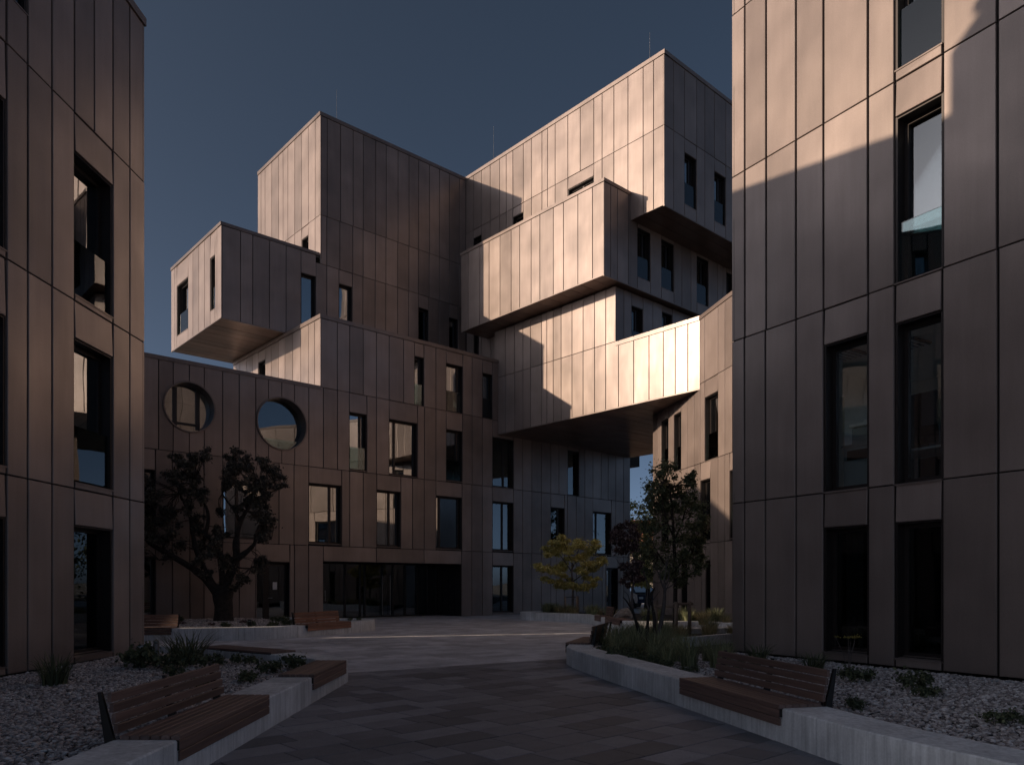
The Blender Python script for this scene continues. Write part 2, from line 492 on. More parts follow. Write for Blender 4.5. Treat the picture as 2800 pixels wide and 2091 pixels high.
FACADES = {
 'F0': ([-19.48,21.753], [0.74496,0.66711], [
   [9.91,12.83,[15.27,16.07,16.67,17.34,18.01,18.68,19.46,20.06,20.6,21.29,21.9,22.92,23.5,24.17,24.83,25.24],[[20.06,9.88,12.2],[21.9,9.88,12.23],[24.17,9.8,12.18]]],
   [6.5,9.91,[4.3,5.3,6.2,7.2,8.0,8.8,9.31,9.89,10.44,11.14,11.79,12.46,12.99,13.55,14.11,14.74,15.41,16.08,16.65,17.53,18.01,18.68,20.24,20.62,21.29,21.9,22.9,23.5,24.17,24.83,26.28,26.91,27.57,28.27,28.99,29.62,30.32,31.23,31.71,32.39,33.1,33.71,34.4,35.12,35.71],[[16.65,6.56,9.08],[18.68,6.55,9.07],[21.9,6.57,9.05],[24.83,6.52,9.05],[30.32,6.45,9.02]]],
   [3.2,6.5,[4.3,5.3,6.2,7.2,8.69,9.28,9.91,10.43,11.15,12.91,13.43,14.08,14.74,16.28,16.67,17.34,18.03,19.31,19.95,20.61,21.29,22.87,23.48,24.16,24.83,26.26,26.91,27.57,28.27,28.99,30.07,30.29,31.0,31.71,32.39,34.0,34.4,35.12,35.71],[[11.15,3.34,5.59],[14.74,3.28,5.83],[18.03,3.26,5.81],[21.29,3.26,5.81],[24.83,3.28,5.8],[28.99,3.32,5.77],[32.39,3.28,5.76],[7.2,3.4,5.75]]],
   [0.0,3.2,[4.3,5.3,6.2,7.2,8.69,9.28,9.91,10.43,11.14,11.79,12.46,13.9,14.1,14.73,15.41,18.01,20.61,22.84,23.48,24.16,24.83,26.26,26.91,27.57,28.27,28.99,29.4,30.04,31.0,31.58,32.37,33.19,33.52,34.6,34.77,35.12,35.71],[[12.46,0.05,2.49],[15.41,0.0,2.56],[18.01,0.0,2.56],[20.61,0.0,2.56],[24.83,0.1,2.54],[33.52,0.05,2.53],[7.2,0.1,2.6]]],
 ]),
 'LT': ([-21.681,24.211], [0.74496,0.66711], [
   [18.96,23.63,[16.99,17.35,18.06,18.74,19.3,20.01,20.62,21.32,21.99,22.59,23.28,23.93,24.58,25.28,25.7],[]],
   [16.65,18.96,[16.99,17.33,18.02,18.72,19.29,19.99,20.6,21.3,21.98,22.58,23.26,23.92,24.58,25.25,25.7],[]],
   [12.5,16.65,[16.78,17.33,17.97,18.7,19.28,19.97,20.59,21.3,21.96,22.58,23.22,23.9,24.58,25.17,25.7],[[17.97,13.3,15.99],[22.58,13.3,15.97],[24.58,13.2,15.92]]],
   [13.03,17.0,[12.34,13.18,13.73,14.5,15.29,16.02,16.77],[[16.02,13.2,15.98]]],
 ]),
 'EA': ([-12.808,14.303], [0.74496,0.66711], [
   [20.71,23.66,[25.7,26.36,27.14,28.03,28.65,29.4,30.32,31.2,32.4,33.4,34.8,36.0],[]],
   [17.36,20.71,[25.7,26.36,27.14,28.03,28.65,29.4,30.32,31.2,32.4,33.4,34.8,36.0],[[27.14,17.88,20.11],[29.4,17.88,20.13]]],
 ]),
 'CA': ([-14.009,15.644], [0.74496,0.66711], [
   [14.53,18.45,[23.99,24.41,24.85,25.57,26.2,27.12,27.91,28.86,29.47,30.2,30.68,31.65,32.43,32.9,33.23,33.9,34.9,36.2],[[26.2,15.05,17.24],[27.91,15.03,17.24],[30.68,15.03,17.28],[33.23,15.2,17.2]]],
 ]),
 'GA': ([-14.283,15.95], [0.74496,0.66711], [
   [11.7,14.5,[25.2,25.77,26.3,27.11,27.82,28.51,29.3,31.0,32.0,33.0,34.0,36.0],[[26.3,12.0,13.94],[28.51,12.0,14.2]]],
 ]),
 'LTS': ([12.657,11.334], [0.66711,-0.74496], [
   [18.96,23.63,[-39.55,-39.15,-38.64,-37.82,-36.99,-36.47,-35.92,-35.16,-34.41,-33.71,-33.01,-32.48],[]],
   [16.9,18.96,[-39.55,-39.15,-38.64,-37.82,-36.99,-36.47,-35.92,-35.16,-34.41,-33.71,-33.01,-32.48],[[-34.41,17.0,18.41]]],
 ]),
 'BXS': ([9.185,8.225], [0.66711,-0.74496], [
   [13.03,17.0,[-38.96,-38.46,-38.15,-36.57,-35.95,-35.18,-34.46,-33.77,-33.2,-32.97,-32.49],[[-38.15,13.58,16.01],[-33.77,13.61,15.95]]],
 ]),
 'B2S': ([11.376,10.187], [0.66711,-0.74496], [
   [9.6,12.83,[-38.57,-38.19,-37.75,-36.94,-36.18,-35.52,-34.71,-34.04,-33.25,-32.59,-31.8,-31.02,-30.29,-29.73,-29.2],[[-35.52,9.8,12.32]]],
 ]),
 'EF': ([19.153,17.151], [0.66711,-0.74496], [
   [20.71,23.66,[-32.49,-31.84,-31.17,-30.44,-29.68,-29.16,-28.65,-27.86,-27.27,-26.52,-26.13,-25.61,-24.77,-23.97,-23.13,-22.63,-21.94,-21.14,-20.31,-19.76,-19.21],[]],
   [17.36,20.71,[-32.49,-31.84,-31.17,-30.44,-29.68,-29.16,-28.65,-27.86,-27.27,-26.52,-26.13,-25.61,-24.77,-23.13,-22.63,-21.94,-21.14,-20.31,-19.76,-19.21],[[-31.84,18.2,20.26],[-28.65,18.2,20.25],[-24.77,18.4,20.16]]],
   [12.5,17.3,[-32.5,-32.46,-31.81,-31.4,-31.15,-30.41,-29.6],[[-31.81,13.1,16.0]]],
 ]),
 'CF': ([17.864,15.997], [0.66711,-0.74496], [
   [14.55,18.45,[-30.7,-30.12,-29.23,-28.47,-27.65,-26.84,-26.24,-25.45,-24.87,-24.0,-23.37,-22.5,-21.65,-21.01],[]],
 ]),
 'DF': ([18.773,16.811], [0.66711,-0.74496], [
   [9.22,12.1,[-29.2,-28.65,-27.96,-27.34,-26.8,-26.02,-25.66,-25.23,-24.71,-24.01,-23.32,-22.63,-21.97,-21.25,-20.41,-19.6,-18.87,-18.28,-17.68,-17.12],[]],
   [12.1,14.5,[-29.48,-28.65,-27.96,-27.34,-26.8,-26.02,-25.66,-25.23,-24.71,-24.01,-23.32,-22.63,-21.97,-21.41],[]],
 ]),
 'R2': ([7.35,29.56], [0.20205,-0.97938], [
   [9.4,11.9,[-1.15,-0.52,0.02,0.41,1.51,2.04,2.6,4.2,5.3,6.8,8.0,9.5,11.0],[]],
   [6.3,9.4,[-4.72,-4.21,-3.82,-3.05,-2.47,-1.75,-1.15,-0.52,0.02,0.41,1.51,2.04,2.6,4.2,5.3,6.8,8.0,9.5,11.0],[[-3.82,6.45,8.75],[-2.47,6.31,8.73],[0.41,6.28,8.77]]],
   [3.15,6.3,[-4.72,-4.19,-3.82,-3.05,-2.47,-1.75,-1.16,-0.52,0.05,0.88,1.51,2.04,2.4,3.9,5.3,6.8,8.0,9.5,11.0],[[-3.82,3.35,5.6],[0.05,3.26,5.62],[2.4,3.22,5.67]]],
   [0.2,3.15,[-4.72,-4.19,-3.07,-1.75,-1.16,-0.45,0.15,0.49,0.88,1.51,2.04,2.6,4.2,5.3,6.8,8.0,9.5,11.0],[[-1.75,0.3,2.55],[0.49,0.3,2.5]]],
 ]),
 'R': ([4.53,15.5], [0.52633,-0.85028], [
   [13.25,16.5,[-0.02,0.31,0.84,1.53,2.12,2.99,3.47,4.26,5.06,6.3,7.6,9.0,10.1],[]],
   [9.93,13.25,[-0.02,0.31,0.84,1.53,2.12,2.99,3.47,4.26,5.06,6.3,7.6,9.0,10.1],[[3.47,10.1,12.7]]],
   [6.56,9.93,[-0.02,0.31,0.84,1.53,2.12,2.99,3.47,4.26,5.06,6.3,7.6,9.0,10.1],[[3.47,6.57,9.34]]],
   [3.24,6.56,[-0.0,0.3,0.82,1.53,2.12,2.99,3.47,4.25,5.07,6.3,7.6,9.0,10.1],[[2.12,3.25,5.92],[3.47,3.24,5.92]]],
   [0.22,3.24,[-0.0,0.3,0.82,1.53,2.12,2.99,3.47,4.25,5.07,6.3,7.6,9.0,10.1],[[2.12,0.36,2.62],[3.47,0.36,2.62]]],
 ]),
 'L': ([-7.59,15.56], [0.03628,0.99934], [
   [13.1,14.75,[-16.2,-15.0,-13.6,-12.4,-11.0,-9.6,-8.2,-8.1],[]],
   [9.87,13.1,[-16.2,-15.0,-13.6,-12.4,-11.0,-9.6,-8.2,-6.9,-5.6,-4.0,-3.52,-2.92,-2.31,-1.72,-1.11,-0.52,0.03],[[-4.0,10.65,12.6]]],
   [6.57,9.87,[-16.2,-15.0,-13.6,-12.4,-11.0,-9.6,-8.2,-6.9,-5.6,-4.0,-3.52,-2.92,-2.31,-1.11,-0.52,0.03],[[-2.31,6.68,9.21],[-5.6,6.69,8.99]]],
   [3.27,6.57,[-16.2,-15.0,-13.6,-12.4,-11.0,-9.6,-8.2,-6.9,-5.6,-4.0,-3.52,-2.92,-2.31,-1.11,-0.52,0.03],[[-2.31,3.38,5.93],[-5.6,3.39,5.69]]],
   [0.2,3.27,[-16.2,-15.0,-13.6,-12.4,-11.0,-9.6,-8.2,-6.9,-5.6,-4.0,-3.52,-2.92,-2.31,-1.11,-0.52,0.03],[[-2.31,0.3,2.64],[-5.6,0.32,2.62]]],
 ]),
}
FR = {k: Frame(v[0], v[1]) for k, v in FACADES.items()}

central = thing('office_building', pq(-30, 20, 0), 'stacked copper clad office building of shifted overhanging boxes with two round windows', 'building')
left_block = thing('office_building', (-7.6, 10, 0), 'dark panelled office block on the left, cut by the photo edge, beside the bollard', 'building')
right_block = thing('office_building', (4.6, 15.4, 0), 'right office block, sunlit above and shaded below, office furniture inside', 'building')
wing = thing('office_building', (7.4, 29.4, 0), 'golden sunlit office wing behind the staked tree, meeting the overhanging bridge', 'building')
OWNER = {'L': left_block, 'R': right_block, 'R2': wing}
JV = {'L': .045, 'R': .04}
CIRC = [(9.9, 8.22, .93), (13.56, 8.11, 1.06)]

def arc_pts(c, sa, sb, sign, n=14):
    cs, cz, r = c
    out = []
    for i in range(n + 1):
        s = sa + (sb - sa) * i / n
        out.append((s, cz + sign * math.sqrt(max(r * r - (s - cs) ** 2, 0))))
    return out

def notch_rect(s0, s1, z0, z1, c):
    """a rectangle minus a round opening; list of polygons"""
    cs, cz, r = c
    lo, hi = cs - r, cs + r
    if hi <= s0 or lo >= s1:
        return [[(s0, z0), (s1, z0), (s1, z1), (s0, z1)]]
    if lo <= s0 and hi >= s1:
        return [[(s0, z0), (s1, z0)] + arc_pts(c, s1, s0, -1), [(s0, z1)] + arc_pts(c, s0, s1, 1) + [(s1, z1)]]
    if lo > s0 and hi >= s1:
        return [[(s0, z0), (s1, z0)] + arc_pts(c, s1, lo, -1) + arc_pts(c, lo, s1, 1)[1:] + [(s1, z1), (s0, z1)]]
    return [[(s0, z0), (s1, z0), (s1, z1), (s0, z1)] + arc_pts(c, s0, hi, 1) + arc_pts(c, hi, s0, -1)[1:]]

CAMP = Vector((0, 0, 1.6))
queue = {}

def queue_panel(owner, fr, poly, head=False):
    cs = sum(p[0] for p in poly) / len(poly)
    cz = sum(p[1] for p in poly) / len(poly)
    area = (max(p[0] for p in poly) - min(p[0] for p in poly)) * (max(p[1] for p in poly) - min(p[1] for p in poly))
    c = fr.P(cs, cz)
    dv = CAMP - c
    t = c.y
    sc = area * max(fr.n.dot(dv.normalized()), 0) / max(dv.length, 1) ** 2
    if t < 1 or abs(c.x / t) > .70 or (c.z - 1.6) / t > .80:
        sc *= .01
    queue.setdefault(owner, []).append((sc, fr, poly, head))

def panel_mb(fr, poly, mb=None, head=False):
    mb = mb or MB()
    if len(poly) == 4:
        (s0, z0), (s1, _), (_, z1), _ = poly
        j = [rng.uniform(-.0022, .0022) for _ in range(4)]
        c = .007
        if head:                       # header panels lean back at the top
            j[0] += .006; j[1] += .006; j[2] -= .016; j[3] -= .016
        P = fr.P
        vs = [P(s0, z0, -.048), P(s1, z0, -.048), P(s1, z1, -.048), P(s0, z1, -.048),
              P(s0, z0, -.007 + j[0]), P(s1, z0, -.007 + j[1]), P(s1, z1, -.007 + j[2]), P(s0, z1, -.007 + j[3]),
              P(s0 + c, z0 + c, j[0]), P(s1 - c, z0 + c, j[1]), P(s1 - c, z1 - c, j[2]), P(s0 + c, z1 - c, j[3])]
        fs = [(8, 9, 10, 11), (4, 5, 9, 8), (5, 6, 10, 9), (6, 7, 11, 10), (7, 4, 8, 11), (0, 1, 5, 4), (1, 2, 6, 5), (2, 3, 7, 6), (3, 0, 4, 7), (3, 2, 1, 0)]
        mb.add(vs, fs)
    else:
        fr.prism(mb, poly, -.032, 0)
    return mb

def make_window(owner, fr, s0, s1, z0, z1, rec=.24, mull=None, rail=False, curtain=None, glass=None, sub=None):
    """frame with jambs is the part; pane, sill, curtain and rail are its sub-parts"""
    mb = MB()
    t = .035
    D = rec + .07
    fr.box(mb, s0, s0 + t, z0, z1, -D, -.034)
    fr.box(mb, s1 - t, s1, z0, z1, -D, -.034)
    fr.box(mb, s0 + t, s1 - t, z1 - t, z1, -D, -.034)
    fr.box(mb, s0 + t, s1 - t, z0, z0 + t, -D, -.10)
    w = .065
    a0, a1, b0, b1 = s0 + t, s1 - t, z0 + t, z1 - t
    fr.box(mb, a0, a0 + w, b0, b1, -rec - .05, -rec + .03)
    fr.box(mb, a1 - w, a1, b0, b1, -rec - .05, -rec + .03)
    fr.box(mb, a0 + w, a1 - w, b1 - w, b1, -rec - .05, -rec + .03)
    fr.box(mb, a0 + w, a1 - w, b0, b0 + w, -rec - .05, -rec + .03)
    if mull is not None:
        sm = a0 + (a1 - a0) * mull
        fr.box(mb, sm - .05, sm + .05, b0 + w, b1 - w, -rec - .045, -rec + .035)
    win = part('window', mb, M_REVEAL, owner)
    g = MB()
    fr.box(g, a0 + w * .6, a1 - w * .6, b0 + w * .6, b1 - w * .6, -rec - .018, -rec - .006)
    part('pane', g, glass or M_GLASS, win)
    sl = MB()
    P = fr.P
    sl.hexa([P(s0 + .003, z0 - .02, .012), P(s1 - .003, z0 - .02, .012), P(s1 - .003, z0 - .01, -rec), P(s0 + .003, z0 - .01, -rec),
             P(s0 + .003, z0 + .005, .012), P(s1 - .003, z0 + .005, .012), P(s1 - .003, z0 + t + .012, -rec + .028), P(s0 + .003, z0 + t + .012, -rec + .028)])
    part('sill', sl, M_CAP, win)
    if rail:
        r = MB()
        fr.box(r, s0 + .02, s1 - .02, z0 + .06, z0 + min(1.02, (z1 - z0) * .45), -.105, -.09)
        part('glass_rail', r, M_RAIL, win)
    if curtain:
        cmb = MB()
        c0, c1 = a0 + (a1 - a0) * curtain[0], a0 + (a1 - a0) * curtain[1]
        n = max(4, int((c1 - c0) / .05))
        pts = [(c0 + (c1 - c0) * i / n, -rec - .2 + (.03 if i % 2 else -.02)) for i in range(n + 1)]
        vs = []
        for s, e in pts:
            vs += [P(s, b0, e), P(s, b1, e)]
        cmb.add(vs, [(2 * i, 2 * i + 2, 2 * i + 3, 2 * i + 1) for i in range(n)])
        part('curtain', cmb, M_CURTAIN, win)
    return win

OPEN = {('F0', 15.41), ('F0', 18.01), ('F0', 20.61), ('F0', 12.46), ('F0', 33.52)}
CURT = {('F0', 21.9, 6.5): (.62, .95), ('F0', 24.83, 6.5): (.6, .98), ('F0', 24.83, 3.2): (.66, .98), ('F0', 28.99, 3.2): (.7, .95), ('F0', 32.39, 3.2): (.3, .8),
        ('F0', 21.9, 9.91): (.5, .95), ('F0', 24.17, 9.91): (.1, .7), ('F0', 24.83, 0.0): (.68, .95), ('F0', 14.74, 3.2): (0, .25),
        ('R', 2.12, .22): (.12, .55), ('L', -2.31, .2): (.75, .95), ('R2', .05, 3.15): (.7, 1), ('R2', .41, 6.3): (.7, 1), ('R2', .49, .2): (.3, 1), ('R2', -1.75, .2): (.5, .9)}
MULL = {('F0', 18.68, 6.5): .24, ('F0', 14.74, 3.2): .70, ('F0', 18.03, 3.2): .60, ('F0', 21.29, 3.2): .20, ('F0', 24.83, 6.5): .62, ('F0', 24.83, 3.2): .58,
        ('F0', 24.83, 0.0): .55, ('F0', 28.99, 3.2): .7, ('F0', 32.39, 3.2): .3, ('F0', 11.15, 3.2): .35, ('EF', -24.77, 17.36): .5, ('F0', 20.06, 9.91): .8, ('F0', 16.65, 6.5): .74, ('F0', 21.9, 6.5): .8, ('F0', 21.9, 9.91): .82}
for fk, rows in ((k, v[2]) for k, v in FACADES.items()):
    fr = FR[fk]
    own = OWNER.get(fk, central)
    back = MB()
    jv = JV.get(fk, .032) / 2
    jh = .010
    for ri, (z0, z1, bs, wins) in enumerate(rows):
        wd = {w[0]: w for w in wins}
        for i in range(len(bs) - 1):
            s0, s1 = bs[i], bs[i + 1]
            if s1 - s0 < .07:
                if not wd.get(s0):
                    fr.box(back, s0, s1, z0, z1, -.06, -.055)
                continue
            e0 = 0 if i == 0 else jv
            e1 = 0 if i == len(bs) - 2 else jv
            zt = z1 if ri and False else z1
            rects = []
            w = wd.get(s0)
            if w:
                zs, zh = max(w[1], z0), min(w[2], z1)
                if z1 - zh > .06:
                    rects.append((zh, z1))
                if zs - z0 > .09:
                    rects.append((z0, zs))
                elif zs > z0:
                    fr.box(back, s0, s1, z0, zs, -.06, -.04)
            else:
                rects.append((z0, z1))
            for za, zb in rects:
                polys = [[(s0, za), (s1, za), (s1, zb), (s0, zb)]]
                pp = [[(s0 + e0, za + jh), (s1 - e1, za + jh), (s1 - e1, zb - jh), (s0 + e0, zb - jh)]]
                if w and abs(za - w[2]) < 1e-6:      # the header panel hangs a little over the opening
                    pp = [[(s0 + e0, za - .004), (s1 - e1, za - .004), (s1 - e1, zb - jh), (s0 + e0, zb - jh)]]
                if fk == 'F0' and z0 == 6.5:
                    for c in CIRC:
                        if c[0] - c[2] < s1 and c[0] + c[2] > s0:
                            polys = notch_rect(s0, s1, za, zb, c)
                            pp = notch_rect(s0 + e0, s1 - e1, za + jh, zb - jh, (c[0], c[1], c[2] + .015))
                for po in polys:
                    fr.prism(back, po, -.06, -.055)
                for po in pp:
                    queue_panel(own, fr, po, bool(w and abs(za - max(min(w[2], z1), z0)) < 1e-6))
            if w and (fk, s0) not in OPEN or (w and z0 > 0.3):
                key = (fk, s0, z0)
                tall = zh - zs > 1.9
                gl = M_GLASS_CLEAR if (fk == 'R' and z0 == 3.24) else M_GLASS_DARK if (fk in ('L', 'R') and z0 < 1) else (M_GLASS_DIM if fk == 'R' or (fk == 'R2' and z0 < 1) or (fk == 'F0' and s0 > 24 and z0 < 9) or (fk in ('CA', 'GA')) else None)
                rl = tall and fk in ('CA', 'GA', 'EA', 'BXS', 'R2', 'L') or (fk == 'R' and z0 > 6) or (fk == 'F0' and z0 > 6 and s0 in (16.65, 20.06, 21.9, 24.17))
                if fk in ('L', 'R') and z0 < 1:
                    rl = False
                mu = MULL.get(key)
                if mu is None and fk in ('CA', 'EA', 'GA'):
                    mu = .66
                cu = CURT.get(key)
                if cu is None and fk in ('CA', 'EA', 'GA'):
                    cu = None
                make_window(own, fr, s0, s1, zs, zh, .24 if fk not in ('L', 'R') else .26, mu, rl, cu, gl)
    part('backing_wall', back, M_JOINT, own)

for own, lst in queue.items():
    lst.sort(key=lambda x: -x[0])
    shared = MB()
    n_rest = 0
    for i, (_, fr, po, hd) in enumerate(lst):
        if i < 296:
            part('cladding_panel', panel_mb(fr, po, None, hd), M_PANEL, own)
        else:
            panel_mb(fr, po, shared, hd)
            n_rest += 1
    if n_rest:
        o = part('cladding_panel', shared, M_PANEL, own)
        o['kind'] = 'stuff'

# ---- solid bodies behind the cladding, and unseen blocks that cast shade
def core(mb, p0, p1, q0, q1, z0, z1):
    mb.hexa([pq(p0, q0, z0), pq(p1, q0, z0), pq(p1, q1, z0), pq(p0, q1, z0), pq(p0, q0, z1), pq(p1, q0, z1), pq(p1, q1, z1), pq(p0, q1, z1)])

cb = MB()
I = .7
core(cb, -44, -29.2 - I, -3, 15.2, 0, 9.75)
core(cb, -44, -32.0, 15.2, 23.4, 0, 2.7)
core(cb, -44, -29.2 - I, 15.2, 23.4, 2.75, 9.75)
core(cb, -44, -29.2 - I, 23.4, 35.71 - .05, 0, 9.15)
core(cb, -38.5, -29.2 - I, 15.27 + I, 25.2, 9.75, 12.72)
core(cb, -39.5, -32.5 - I, 17 + I, 27, 12.72, 23.55)
core(cb, -38.9, -32.5 - I, 12.34 + I, 17 + I, 13.1, 16.92)
core(cb, -39.5, -19.2 - I, 25.71 + I, 38, 17.42, 23.55)
core(cb, -39.5, -30.3, 25.71 + I, 38, 9, 17.42)
core(cb, -30.6, -21.0 - I, 23.98 + I, 40, 14.62, 18.4)
core(cb, -29.4, -21.41 - I, 25.2 + I, 40, 11.8, 14.62)
core(cb, -29.4, -18.0, 25.2 + I, 35.65, 9.3, 11.8)
core(cb, -38, -29.9, -7.5, 1.5, 9.75, 13.3)  # unseen block without cladding, placed to shade the foot of the wing
core(cb, -38, -29.9, -7.5, -3, 0, 9.75)  # lower part of the same unseen shading block
core(cb, -29.5, -24, -40, -7.3, 0, 13.3)  # second unseen block, set apart so a thin streak of sun passes
part('core_wall', cb, M_DARK, central)

def slab(name, quad, z, mat, own, th=.06):
    mb = MB()
    mb.hexa([tuple(Vector((q.x, q.y, z))) for q in quad] + [tuple(Vector((q.x, q.y, z + th))) for q in quad])
    return part(name, mb, mat, own)

def pqrect(p0, p1, q0, q1):
    return [pq(p0, q0), pq(p1, q0), pq(p1, q1), pq(p0, q1)]

slab('roof', pqrect(-44, -29.26, -3, 15.2), 9.76, M_ROOF, central)
slab('roof', pqrect(-38.5, -29.26, 15.33, 25.25), 12.76, M_ROOF, central)
slab('roof', pqrect(-39.5, -32.56, 17.05, 25.7), 23.56, M_ROOF, central)
slab('roof', pqrect(-38.9, -32.56, 12.4, 17.0), 16.93, M_ROOF, central)
slab('roof', pqrect(-39.5, -19.26, 25.77, 38), 23.62, M_ROOF, central)
slab('roof', pqrect(-30.6, -21.06, 24.04, 25.70), 18.42, M_ROOF, central)
slab('roof', pqrect(-21.4, -17.3, 25.26, 35.6), 11.82, M_ROOF, central)

# parapet caps: facade, s0, s1, z0, z1
for fk, s0, s1, z0, z1 in [('F0', -3, 15.27, 9.80, 9.95), ('F0', 15.24, 25.24, 12.83, 13.0), ('B2S', -38.57, -29.16, 12.83, 13.0),
                           ('LT', 16.95, 25.7, 23.63, 23.8), ('LTS', -39.55, -32.46, 23.63, 23.8), ('LT', 12.30, 16.95, 17.0, 17.14), ('BXS', -38.96, -32.46, 17.0, 17.14),
                           ('EF', -32.5, -19.16, 23.66, 23.83), ('EA', 25.67, 36, 23.66, 23.83), ('CF', -30.72, -20.96, 18.45, 18.59), ('CA', 23.94, 25.70, 18.45, 18.59),
                           ('DF', -21.40, -17.12, 11.9, 12.05), ('R2', -1.2, 11.0, 11.9, 12.05), ('L', -8.07, .05, 13.1, 13.26), ('L', -16.2, -8.06, 14.75, 14.9), ('R', -.04, 10.1, 16.5, 16.65)]:
    mb = MB()
    FR[fk].box(mb, s0, s1, z0, z1, -.32, .035)
    part('parapet_cap', mb, M_CAP, OWNER.get(fk, central))

# soffits of the overhanging boxes: planks laid one by one
def soffit(p0, p1, q0, q1, z, width, along='b', own=central):
    lo, hi = (p0, p1) if along == 'b' else (q0, q1)
    n = max(1, round((hi - lo) / width))
    for i in range(n):
        a0, a1 = lo + (hi - lo) * i / n + .012, lo + (hi - lo) * (i + 1) / n - .012
        mb = MB()
        zz = z + rng.uniform(-.003, .003)
        if along == 'b':
            core(mb, a0, a1, q0, q1, zz, zz + .03)
        else:
            core(mb, p0, p1, a0, a1, zz, zz + .03)
        part('soffit_panel', mb, M_SOFFIT, own)
    bk = MB()
    core(bk, p0, p1, q0, q1, z + .045, z + .05)
    part('soffit_backing', bk, M_JOINT, own)

soffit(-38.95, -32.52, 12.36, 17.6, 13.03, .6)
soffit(-30.68, -21.03, 24.0, 36.0, 14.55, .68)
soffit(-20.99, -19.22, 25.73, 36.5, 17.37, .6)
soffit(-29.18, -17.0, 25.22, 35.69, 9.20, .62)
for fk, s0, s1, z in [('BXS', -38.96, -32.49, 13.03), ('CF', -30.7, -21.0, 14.55), ('DF', -29.2, -17.12, 9.22), ('LT', 12.34, 15.2, 13.03), ('CA', 23.98, 36, 14.53), ('EA', 25.7, 36, 17.36)]:
    mb = MB()
    FR[fk].box(mb, s0, s1, z - .035, z + .008, -.05, .012)
    part('edge_trim', mb, M_CAP, central)

# far faces of the bridge and the end of the front range, seen edge on from the side
mb = MB()
core(mb, -29.2, -17.0, 35.70, 35.76, 9.2, 12.0)
core(mb, -44, -29.26, 35.72, 35.78, 0, 9.9)
part('end_wall', mb, M_PANEL, central)

# ---- the two round windows
f0 = FR['F0']
for k, c in enumerate(CIRC):
    cs, cz, r = c
    n = 48
    mb = MB()
    prof = [(r + .03, -.03), (r + .03, .06), (r - .02, .06), (r - .03, -.42), (r - .10, -.42)]
    base = len(mb.v)
    vs = []
    for i in range(n):
        an = 2 * math.pi * i / n
        for rr, e in prof:
            vs.append(f0.P(cs + rr * math.cos(an), cz + rr * math.sin(an), e))
    m_ = len(prof)
    fs = []
    for i in range(n):
        for j in range(m_ - 1):
            a_, b_ = i * m_ + j, ((i + 1) % n) * m_ + j
            fs.append((a_, b_, b_ + 1, a_ + 1))
    mb.add(vs, fs)
    win = part('round_window', mb, M_CAP, central)
    g = MB()
    f0.prism(g, [(cs + (r - .04) * math.cos(2 * math.pi * i / n), cz + (r - .04) * math.sin(2 * math.pi * i / n)) for i in range(n)], -.40, -.385)
    part('pane', g, M_GLASS if k == 0 else M_GLASS_DIM, win)
    bars = [(-.42, .07), (.42, .07)] if k == 0 else []
    for off, w in bars:
        hh = math.sqrt((r - .05) ** 2 - off ** 2) - .02
        b_ = MB()
        f0.box(b_, cs + off - w, cs + off + w, cz - hh, cz + hh, -.384, -.33)
        part('mullion', b_, M_FRAME, win)
    b_ = MB()
    if k == 0:
        f0.box(b_, cs - .35, cs + .35, cz - .62, cz - .54, -.384, -.34)
        part('transom', b_, M_FRAME, win)
    else:
        hw = math.sqrt((r - .06) ** 2 - .62 ** 2)
        f0.box(b_, cs - hw, cs + hw, cz - .97, cz - .62, -.2, -.19)
        part('glass_rail', b_, M_RAIL, win)

# ---- recessed entrance
ent = MB()
core(ent, -32.0, -29.26, 15.36, 15.41, 0.0, 2.62)
core(ent, -32.0, -29.26, 22.84, 22.90, 0.0, 2.62)
core(ent, -32.0, -29.26, 15.41, 22.84, 2.57, 2.63)
part('entrance_recess', ent, M_REVEAL, central)
for i in range(4):
    mb = MB()
    core(mb, -31.2 + i * .49 + .012, -31.2 + (i + 1) * .49 - .012, 22.80, 22.84, .03, 2.55)
    part('cladding_panel', mb, M_REVEAL, central)
gl = Frame(A2 * -31.2, B2)
qs = [15.45, 16.15, 16.33, 17.55, 18.35, 18.6, 19.55, 20.15, 20.85, 21.6, 22.25, 22.78]
fm = MB()
for q in qs:
    gl.box(fm, q - .035, q + .035, .04, 2.5, -.06, .05)
gl.box(fm, 15.42, 22.8, 2.5, 2.56, -.06, .05)
gl.box(fm, 15.42, 22.8, .0, .06, -.06, .05)
glz = part('entrance_glazing', fm, M_FRAME, central)
for q0, q1 in zip(qs[:-1], qs[1:]):
    g = MB()
    gl.box(g, q0 + .03, q1 - .03, .06, 2.5, -.015, -.005)
    part('pane', g, M_GLASS_DIM, glz)
for q, h in ((16.0, 1.5), (16.5, .5), (19.5, 1.9), (19.95, 1.9)):
    hb = MB()
    z_ = 1.05 - h / 2
    hb.tube([tuple(gl.P(q, z_, .11)), tuple(gl.P(q, z_ + h, .11))], [.016, .016], 6)
    hb.tube([tuple(gl.P(q, z_ + .06, .05)), tuple(gl.P(q, z_ + .06, .11))], [.01, .01], 5)
    hb.tube([tuple(gl.P(q, z_ + h - .06, .05)), tuple(gl.P(q, z_ + h - .06, .11))], [.01, .01], 5)
    part('door_handle', hb, M_PALE_STEEL, glz)

